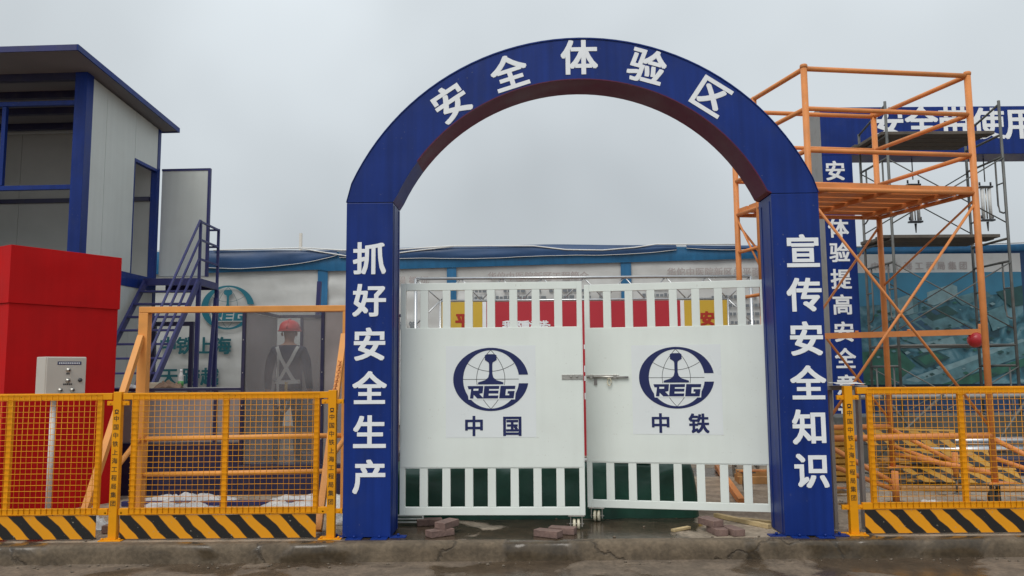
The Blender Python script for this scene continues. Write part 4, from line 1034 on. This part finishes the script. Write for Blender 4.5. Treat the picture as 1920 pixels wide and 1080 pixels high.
# ================================================================== GREEN COVERED HEAP
def green_cover():
    x0, x1, y0, y1, h = -1.25, 1.84, 8.02, 8.95, .52
    t = thing('covered_mat_stack', 'long low heap wrapped in dark green cloth lying behind the gate', 'covered heap', (.3, 8.5, PV)); o = (.3, 8.5, PV)
    q = MB()
    def fn(u, v):
        x = x0 + (x1 - x0) * u; a = math.pi * v; e = min(1, min(u, 1 - u) * 45) ** .5
        yy = -math.copysign(abs(math.cos(a)) ** .28, math.cos(a)); zz = abs(math.sin(a)) ** .35
        fold = .035 * noise.noise(Vector((x * 2.2, v * 4, 1))) + .018 * math.sin(x * 9 + 5 * noise.noise(Vector((x, v * 3, 4)))) * (1 - abs(v - .5))
        return (x, (y0 + y1) / 2 + yy * ((y1 - y0) / 2 + fold) * (.75 + .25 * e), PV + .001 + zz * (h + fold * .8) * e)
    q.grid(fn, 120, 40); q.build('green_cloth', M['green'], t, o)
    q = MB()
    q.grid(lambda u, v: (.62 + .75 * u, 8.12 + .3 * v, PV + .535 + .05 * noise.noise(Vector((u * 6, v * 4, 3)))), 24, 10); s = q.build('film_scrap', M['film'], t, o)
    s.modifiers.new('thick', 'SOLIDIFY').thickness = .003
green_cover()

# ================================================================== ORANGE SCAFFOLD TOWER
def tower():
    FL, FR, BL, BR = (Vector((3.11, 8.2, 0)), Vector((4.985, 8.45, 0)), Vector((2.745, 9.6, 0)), Vector((4.59, 9.85, 0)))
    ML = BL + (FL - BL) * .33; o = (3.85, 9.0, PV); m = M['orange']
    t = thing('scaffold_tower', 'tall orange tube tower on casters with slatted platform behind the right column', 'scaffold', o)
    def tb(nm, a, b, r=.024, mm=m, par=None): q = MB(); q.tube(a, b, r, 12); return q.build(nm, mm, par or t, o)
    def up(p, z): return Vector((p.x, p.y, z))
    for p in (FL, FR, BL, BR):
        tb('post', up(p, .40), up(p, 4.79), .034)
        q = MB(); q.lathe([(.036, 0), (.040, .01), (.040, .03), (.034, .04)], (p.x, p.y, 4.765), 12); q.build('coupling', m, t, o)
    tb('post', up(ML, 2.2), up(ML, 4.78), .028)
    for z in (4.76, 4.325, 3.875, 3.46):
        for a, b in ((FL, FR), (FL, BL), (FR, BR), (BL, BR)): tb('rail', up(a, z), up(b, z), .025 if z < 4.7 else .027)
    for z in (3.0, 2.45, 1.92, 1.4): tb('rung', up(BL, z), up(ML, z + .0), .02); 
    tb('post', up(ML, .9), up(ML, 2.2), .028)
    for z in (.89,):
        for a, b in ((FL, FR), (BL, BR), (FL, BL)): tb('base_rail', up(a, z), up(b, z), .032)
    for a, b in ((FR, BR), (FL, BL)): tb('base_rail', up(a, .50), up(b, .56), .030)
    for a, b in ((FL, FR), (FR, FL), (BL, BR), (BR, BL)): tb('cross_brace', up(a, 3.36), up(b, .96), .0145)
    tb('cross_brace', up(BL, 3.42), up(ML, 2.75), .012); tb('cross_brace', up(FR, 3.40), up(BR, 2.6), .012)
    # platform: six slats on three bearers
    q0 = 3.487
    for k in range(6):
        s0, s1 = k / 6 + .012, (k + 1) / 6 - .022
        c = [FL + (BL - FL) * s0, FR + (BR - FR) * s0, FR + (BR - FR) * s1, FL + (BL - FL) * s1]
        q = MB(); q.prism([(p.x, p.y, q0) for p in c], (0, 0, .045)); q.build('platform_slat', m, t, o)
    for s in (.12, .5, .88):
        a = FL + (FR - FL) * s; b = BL + (BR - BL) * s; q = MB(); q.bar((a.x, a.y, 3.465), (b.x, b.y, 3.465), .04, .04); q.build('bearer', m, t, o)
    # outriggers with screw jacks
    for p in (FL, BR, FR):
        fpt = p + Vector((.52, -.44, 0)); 
        tb('outrigger', up(p, .86), up(fpt, .50), .026); tb('outrigger', up(p, .66), up(fpt, .44), .024)
        j = tb('jack_post', up(fpt, .34), up(fpt, .62), .032)
        q = MB(); q.box((fpt.x - .07, fpt.y - .03, .325), (fpt.x + .07, fpt.y + .03, .338)); q.tube((fpt.x, fpt.y, PV + .012), (fpt.x, fpt.y, .326), .014, 8); q.lathe([(.055, PV), (.05, PV + .008), (.02, PV + .02)], (fpt.x, fpt.y, 0), 12); q.build('jack_screw', M['scaffold'], j, o)
    # casters
    for p in (FL, FR, BL, BR):
        q = MB(); q.box((p.x - .085, p.y - .085, .385), (p.x + .085, p.y + .085, .398)); q.box((p.x - .035, p.y - .03, .20), (p.x - .028, p.y + .05, .384)); q.box((p.x + .028, p.y - .03, .20), (p.x + .035, p.y + .05, .384)); c = q.build('caster', M['scaffold'], t, o)
        q = MB(); q.lathe([(.02, -.022), (.085, -.022), (.095, -.012), (.095, .012), (.085, .022), (.02, .022)], (p.x, p.y + .03, PV + .095), 20, 'X'); q.build('wheel', M['rubber'], c, o)
        q = MB(); q.prism([(p.x - .12, p.y - .10, .40), (p.x + .22, p.y - .04, .40), (p.x + .05, p.y + .12, .40)], (0, 0, .014)); q.build('foot_plate', m, t, o)
    # beam carrying a hanging ball
    a, b = at(1480, 632, 9.2), at(1842, 622, 9.2)
    q = MB(); q.bar(a, b, .055, .065); bm_ = q.build('arm', m, t, o)
    q = MB(); q.tube(b + Vector((0, 0, -.02)), b + Vector((0, 0, .09)), .04, 12); q.build('arm_clamp', m, bm_, o)
    for x in (.35, .62):
        p = a + (b - a) * x; q = MB(); q.tube(p + Vector((0, 0, .03)), p + Vector((0, 0, .052)), .02, 8); q.build('arm_bolt', m, bm_, o)
    return b
armend = tower()
c = at(1829, 637, 9.2)
t = thing('striking_ball', 'crimson ball hanging under the end of the orange arm', 'ball', c)
q = MB(); q.lathe([(.088 * math.sin(math.pi * k / 14), .088 * math.cos(math.pi * k / 14)) for k in range(15)], (0, 0, 0), 22); q.build('ball', M['ball'], t)
q = MB(); q.tube((0, 0, .08), (0, 0, .12), .006, 6); q.build('hook', M['steel'], t)

# ================================================================== SAFETY BELT GANTRY
def gantry():
    Y = 14.0; o = (7.6, Y, PV)
    t = thing('safety_belt_gantry', 'navy gantry with white safety belt lettering behind the grey scaffold', 'gantry', o); B = M['blue']
    x0, x1 = 5.555, 6.10
    q = MB(); q.box((x0, Y, PV), (x1, Y + .56, 5.39), .005); q.build('column', B, t, o)
    q = MB(); q.box((x0 - .012, Y - .012, PV), (x0 + .0, Y + .57, 6.25)); q.build('side_trim', M['grey_post'], t, o)
    X2 = 11.9
    q = MB(); q.box((x0, Y, 5.394), (X2 + .55, Y + .56, 6.27), .005); q.build('beam', B, t, o)
    q = MB(); q.box((X2, Y, PV), (X2 + .55, Y + .56, 5.39), .005); q.build('column', B, t, o)
    for ch, px, py in zip('安全带使用体验', (1665, 1728, 1790, 1853, 1914, 1975, 2036), (229, 229, 229, 231, 231, 231, 231)):
        p = at(px, py, Y - .004); letter('character', ch, (p.x, Y - .004, p.z), .60, M['vinyl'], t, bold=.026, o=o)
    for ch, py in zip('安全体验提高安全意识', (320, 374, 427, 473, 523, 571, 622, 672, 722, 772)):
        p = at(1566 + (py - 320) * .055, py, Y - .004); letter('character', ch, (p.x, Y - .004, p.z), .37, M['vinyl'], t, bold=.026, o=o)
gantry()
def arrester(label, px, z1, z0):
    Y = 14.28; p = at(px, 390, Y); t = thing('fall_arrester', label, 'fall arrester', (p.x, Y, z0), 0, 'fall arresters under the gantry')
    h = z1 - z0
    q = MB(); q.tube((0, 0, h), (0, 0, 5.39 - z0), .010, 6); q.build('rope', M['scaffold'], t)
    for z in (.14, h - .10):
        q = MB(); q.box((-.12, -.05, z - .016), (.12, .05, z + .016), .004)
        for s in (-1, 1): q.tube((s * .1, 0, z + .03), (s * .1, 0, z + .09), .016, 6)
        q.build('cross_plate', M['knob'], t)
    for s in (-.065, .065):
        q = MB(); q.tube((s, 0, .17), (s, 0, h - .13), .030, 10); q.build('cylinder', M['film'], t)
    q = MB(); q.tube((0, 0, .17), (0, 0, h - .13), .012, 8); q.build('rod', M['steel'], t)
    q = MB(); q.path([(0, 0, .11), (0, 0, .02), (0, 0, -.06)], .022, 6, r2=.008); q.build('hook', M['knob'], t)
arrester('double cylinder fall arrester hanging left, seen above the orange platform', 1715, 5.00, 4.08); arrester('double cylinder fall arrester hanging right of the orange tower', 1850, 4.95, 4.10)

# ================================================================== GREY FRAME SCAFFOLD
def frame_scaffold():
    yn, yf, xl, xr = 12.5, 13.5, 6.02, 7.85; o = (6.9, 13, PV); m = M['scaffold']
    t = thing('frame_scaffold', 'grey frame scaffold with plank decks and diagonal braces under the gantry', 'scaffold', o)
    def tb(nm, a, b, r=.021): q = MB(); q.tube(a, b, r, 8); q.build(nm, m, t, o)
    lev = [.30, 1.94, 3.62, 5.30]
    for x in (xl, xr):
        tb('leg', (x, yn, PV), (x, yn, 5.86), .023); tb('leg', (x, yf, PV), (x, yf, 5.62), .023)
        for i, z in enumerate(lev):
            tb('ledger', (x, yn, z), (x, yf, z), .021)
            if i < 3:
                zt = z + 1.32; tb('ledger', (x, yn, zt), (x, yf, zt), .019)
                for s, yy in ((1, yn), (-1, yf)):
                    q = MB(); q.path([(x, yy + s * .20, zt), (x, yy + s * .20, zt - .75), (x, yy + s * .17, zt - .86), (x, yy + s * .08, zt - .90), (x, yy, zt - .90)], .014, 6); q.build('ladder_bar', m, t, o)
                    tb('ladder_bar', (x, yy, zt - .42), (x, yy + s * .20, zt - .42), .012)
        tb('ledger', (x, yn, 5.80), (x, yf, 5.60), .018)
    for i in range(3):
        z0, z1 = lev[i] + .25, lev[i] + 1.3
        for yy in (yn, yf):
            tb('cross_brace', (xl, yy - .02, z0), (xr, yy - .02, z1), .0105); tb('cross_brace', (xl, yy + .01, z1), (xr, yy + .01, z0), .0105)
    for yy in (yn, yf): tb('ledger', (xl, yy, 1.94), (xr, yy, 1.94), .02)
    for z in (5.325, 3.645):
        for k in range(4):
            q = MB(); y0 = yn + .03 + k * .245; q.box((xl - .12 + random.uniform(-.08, .08), y0, z), (xr - .12 + random.uniform(-.06, .1), y0 + .23, z + .05), .004); q.build('plank', M['wood_dark'], t, o)
frame_scaffold()

# ================================================================== STORED MATERIAL BEHIND THE RIGHT FENCE
def board_stack():
    t = thing('barrier_stack', 'stack of yellow barrier frames on the floor beside the grey post', 'stack', (3.95, 10.6, PV))
    for k in range(9):
        q = MB(); z = .02 + k * .075; dx = random.uniform(-.04, .04)
        q.box((-.55 + dx, -.25, z), (.42 + dx, -.2, z + .05), .003); q.box((-.55 + dx, .2, z), (.42 + dx, .25, z + .05), .003)
        for x in (-.53, -.1, .36): q.box((x + dx, -.199, z), (x + dx + .05, .199, z + .05))
        q.build('barrier_frame', M['yellow_old_shaded'], t)
board_stack()
def striped_board(label, loc, rx, rz, L_=1.15):
    t = thing('striped_board', label, 'striped board', loc, rz, 'striped kick boards lying behind the right fence')
    q = MB(); q.box((-L_ / 2, 0, 0), (L_ / 2, .012, .24), .001); b = q.build('board', M['stripes_old_shaded'], t); b.rotation_euler = (rx, 0, 0)
    q = MB(); q.box((-L_ / 2, -.004, .24), (L_ / 2, .02, .272), .002); f = q.build('edge_tube', M['yellow_old_shaded'], t); f.rotation_euler = (rx, 0, 0)
p = at(1745, 880, 10.4)
striped_board('striped kick board leaning highest on the heap behind the orange tower', (5.2, 10.75, PV + .42), R(-38), R(-28))
striped_board('striped kick board lying in the middle of the heap behind the orange tower', (5.4, 10.3, PV + .22), R(-48), R(-20))
striped_board('striped kick board lying lowest on the floor behind the orange tower', (5.5, 9.95, PV + .05), R(-55), R(-12), 1.3)
q = MB()
for k in range(7): q.tube((4.7 + k * .03, 10.5 + .06 * k, PV + .05 + .03 * k), (6.1, 10.1 + .07 * k, PV + .05 + .03 * (k % 3)), .026, 8)
for k in range(3): q.tube((4.75, 10.4 + .12 * k, PV + .25), (6.0, 10.3 + .12 * k, PV + .35), .024, 8)
ob = tag(q.build('tube_heap', M['orange_old']), 'heap of loose orange tubes under the striped boards', 'tube heap', kind='stuff')
for k, (y, z, x0, x1) in enumerate(((11.6, .42, 5.9, 7.6), (11.72, .42, 6.1, 8.0), (11.66, .54, 5.95, 7.9), (12.1, 1.16, 5.0, 9.4))):
    q = MB(); q.tube((x0, y, z), (x1, y, z + .01), .055 if k < 3 else .035, 12, cap=True)
    tag(q.build('steel_pipe', M['chrome'] if k < 3 else M['grey_post']), ('bright steel pipe lying nearest in the pipe row right of the striped boards', 'bright steel pipe lying at the back of the pipe row right of the striped boards', 'bright steel pipe lying on top of the pipe row', 'thin long steel pipe resting above the pipe row, farthest back')[k], 'pipe', 'steel pipes behind the right fence')
for k, (x0, z0, x1, z1, y) in enumerate(((5.2, PV, 6.4, 1.2, 12.0), (6.3, PV, 5.5, 1.25, 12.05), (6.9, PV, 7.7, 1.2, 12.0), (8.4, PV, 7.6, 1.15, 12.04), (8.6, PV, 9.2, 1.2, 12.0))):
    q = MB(); q.tube((x0, y, z0), (x1, y, z1), .022, 8)
    tag(q.build('scaffold_tube', M['scaffold']), ('leaning grey tube leftmost against the thin long pipe', 'second leaning grey tube from the left against the thin long pipe', 'third leaning grey tube from the left against the thin long pipe', 'fourth leaning grey tube from the left against the thin long pipe', 'leaning grey tube rightmost against the thin long pipe')[k], 'tube', 'grey tubes leaning behind the pipes')
q = MB(); q.box((4.9, 12.3, PV), (9.6, 12.36, .86), .01); q.box((4.9, 12.36, .78), (9.6, 13.2, .86)); tag(q.build('low_bench', M['scaffold']), 'long low dark bench behind the steel pipes', 'bench')
q = MB(); q.box((6.35, 10.9, PV), (9.0, 11.4, .37), .01); tag(q.build('navy_plinth', M['blue_dark']), 'low navy plinth on the floor at the right edge before the pipes', 'plinth')
for k, (x, y) in enumerate(((4.10, 9.72),)):
    q = MB(); q.box((x - .065, y - .065, PV + .012), (x + .065, y + .065, 1.36), .004); q.box((x - .16, y - .16, PV), (x + .16, y + .16, PV + .012)); tag(q.build('steel_post', M['grey_post']), 'short grey square post on a floor plate beside the yellow barrier stack', 'post')
q = MB(); q.bar((2.43, 8.72, PV + .04), (2.95, 11.8, PV + .05), .07, .07, bev=.004); tag(q.build('orange_beam', M['orange']), 'orange square beam lying on the floor seen through the right gate bars', 'beam')
q = MB()
for k in range(3): q.box((2.85 + k * .02, 10.3 + k * .14, PV + .001), (4.0, 10.39 + k * .14, PV + .09 + .07 * (k % 2)), .003)
tag(q.build('timber_heap', M['orange_old']), 'low heap of orange beams on the floor beneath the tower', 'beam heap', kind='stuff')
for k, (x0, y0, z0, x1, y1, z1, lb) in enumerate(((4.5, 10.9, .30, 6.3, 10.55, .30, 'weathered plank lying across the back of the striped board heap'), (4.75, 10.15, .20, 5.95, 10.45, .46, 'weathered plank propped up on the middle of the striped board heap'), (4.6, 9.75, .17, 6.0, 9.55, .18, 'weathered plank lying on the floor in front of the striped board heap'), (5.1, 10.2, .52, 6.2, 10.7, .33, 'weathered plank topmost on the striped board heap'))):
    q = MB(); q.bar((x0, y0, z0), (x1, y1, z1), .16, .04, bev=.004); tag(q.build('plank', M['wood_dark' if k % 2 else 'orange_old']), lb, 'plank')
def sheet(name, label, cat, P, sx, sy, m, rz=0.0, tilt=0.0):
    q = MB(); q.grid(lambda u, v: ((u - .5) * sx, (v - .5) * sy, .012 * noise.noise(Vector((u * 3, v * 3, sx * 9)))), 8, 8); o = tag(q.build(name, m), label, cat)
    o.location = P; o.rotation_euler = (tilt, 0, rz); o.modifiers.new('thick', 'SOLIDIFY').thickness = .002
sheet('paper_sheet', 'white paper sheet lying on top of the right lettered fence post', 'paper', (3.02, 7.30, 1.462), .26, .20, M['film'], .1, R(4))
q = MB(); q.box((2.86, 7.36, 1.40), (3.24, 7.50, 1.44), .004); q.box((2.90, 7.40, PV), (2.93, 7.46, 1.40)); q.box((3.16, 7.40, PV), (3.19, 7.46, 1.40)); tag(q.build('grey_stand', M['grey_post']), 'narrow grey stand behind the right lettered post carrying paper', 'stand')

# ================================================================== BRICKS, TIMBER AND BITS ON THE KERB
def brick(label, c, rz, tilt=0.0, ty=0.0):
    q = MB(); q.box((-.118, -.055, -.0285), (.118, .055, .0285), .004)
    for v in q.bm.verts: v.co += Vector((noise.noise(v.co * 30), noise.noise(v.co * 30 + Vector((5, 0, 0))), noise.noise(v.co * 30 + Vector((0, 5, 0))))) * .003
    o = q.build('brick', M['brick']); o.location = c; o.rotation_euler = (tilt, ty, rz); tag(o, label, 'brick', 'loose bricks on the kerb'); return o
PB = PV + .030
brick('brick lying on top of another brick below the left gate leaf', (-.60, 7.36, PB + .058), R(62), R(2))
brick('wet dark brick lying beneath another brick below the left gate leaf', (-.655, 7.27, PB), R(35))
brick('dark brick lying flat between the arch column base and the stacked pair', (-.80, 7.78, PB), R(10))
brick('brick nearest the kerb edge below the meeting of the gate leaves', (.30, 7.20, PB), R(-32))
brick('brick lying just behind the kerb edge brick by the gate casters', (.435, 7.33, PB), R(-18))
brick('brick topmost of the little pile right of the gate casters', (1.765, 7.36, PB + .058), R(-68), R(3))
brick('brick lying under the topmost one of the right pile', (1.80, 7.27, PB), R(-82))
brick('brick at the right side of the right pile', (1.93, 7.25, PB), R(-75))
def chunk(name, label, cat, a, b, wd, ht, m):
    q = MB(); q.bar(a, b, wd, ht, bev=.004)
    for v in q.bm.verts: v.co += Vector((noise.noise(v.co * 9), noise.noise(v.co * 9 + Vector((5, 0, 0))), 0)) * .006
    tag(q.build(name, m), label, cat)
chunk('wood_offcut', 'small pale wood offcut on the wet floor under the right gate leaf', 'wood offcut', (1.42, 7.36, PV + .014), (1.60, 7.50, PV + .014), .045, .024, M['wood'])
chunk('wood_stick', 'long pale stick of wood lying against the foot of the right arch column', 'wood stick', (1.98, 8.05, PV + .024), (2.33, 7.47, PV + .02), .05, .04, M['wood'])
chunk('wood_stick', 'shorter pale stick of wood nearest the foot of the right arch column', 'wood stick', (2.17, 7.85, PV + .02), (2.42, 7.66, PV + .02), .05, .03, M['wood'])
def clamp():
    t = thing('metal_bracket', 'galvanised metal bracket on the floor at the foot of the left arch column', 'bracket', (-1.0, 7.78, PV))
    for z in (.03, .06, .09):
        q = MB(); q.box((-.10, -.02, z - .006), (.14, .02, z + .006), .001); q.build('fin', M['panel_white'], t)
    q = MB(); q.box((.13, -.022, .0), (.145, .022, .11), .001); q.build('end_plate', M['panel_white'], t)
    q = MB(); q.path([(.0, 0, .11), (.20, 0, .115), (.32, .05, .15), (.38, .06, .15)], .008, 6); q.build('lever', M['steel'], t)
clamp()
chunk('wood_offcut', 'reddish board end on the floor between fence post and red kiosk fence', 'wood offcut', (-3.75, 7.5, PV + .04), (-3.40, 7.52, PV + .04), .10, .07, M['brick'])
q = MB()
for k in range(150):
    x = random.uniform(-4.5, 4.5); y = 6.92 - abs(random.gauss(0, .10)) if random.random() < .5 else random.uniform(7.05, 9.5); z = 0 if y < 6.95 else PV
    r = random.uniform(.004, .014)
    vs = bmesh.ops.create_icosphere(q.bm, subdivisions=1, radius=r)["verts"]
    for v in vs: v.co = Vector((v.co.x * random.uniform(.8, 1.5) + x, v.co.y + y, v.co.z * .7 + z + r * .5))
tag(q.build('rubble', M['stone']), kind='stuff')
q = MB(); q.path([(2.72 + .10 * math.cos(a), 7.95, PV + .115 + .10 * math.sin(a)) for a in [2 * math.pi * k / 20 for k in range(20)]], .022, 8, closed=True)
o_ = q.build('rubber_tyre', M['rubber']); tag(o_, 'small black wheel tyre standing behind the right arch column', 'tyre')
for me in list(GL.values()): bpy.data.meshes.remove(me)
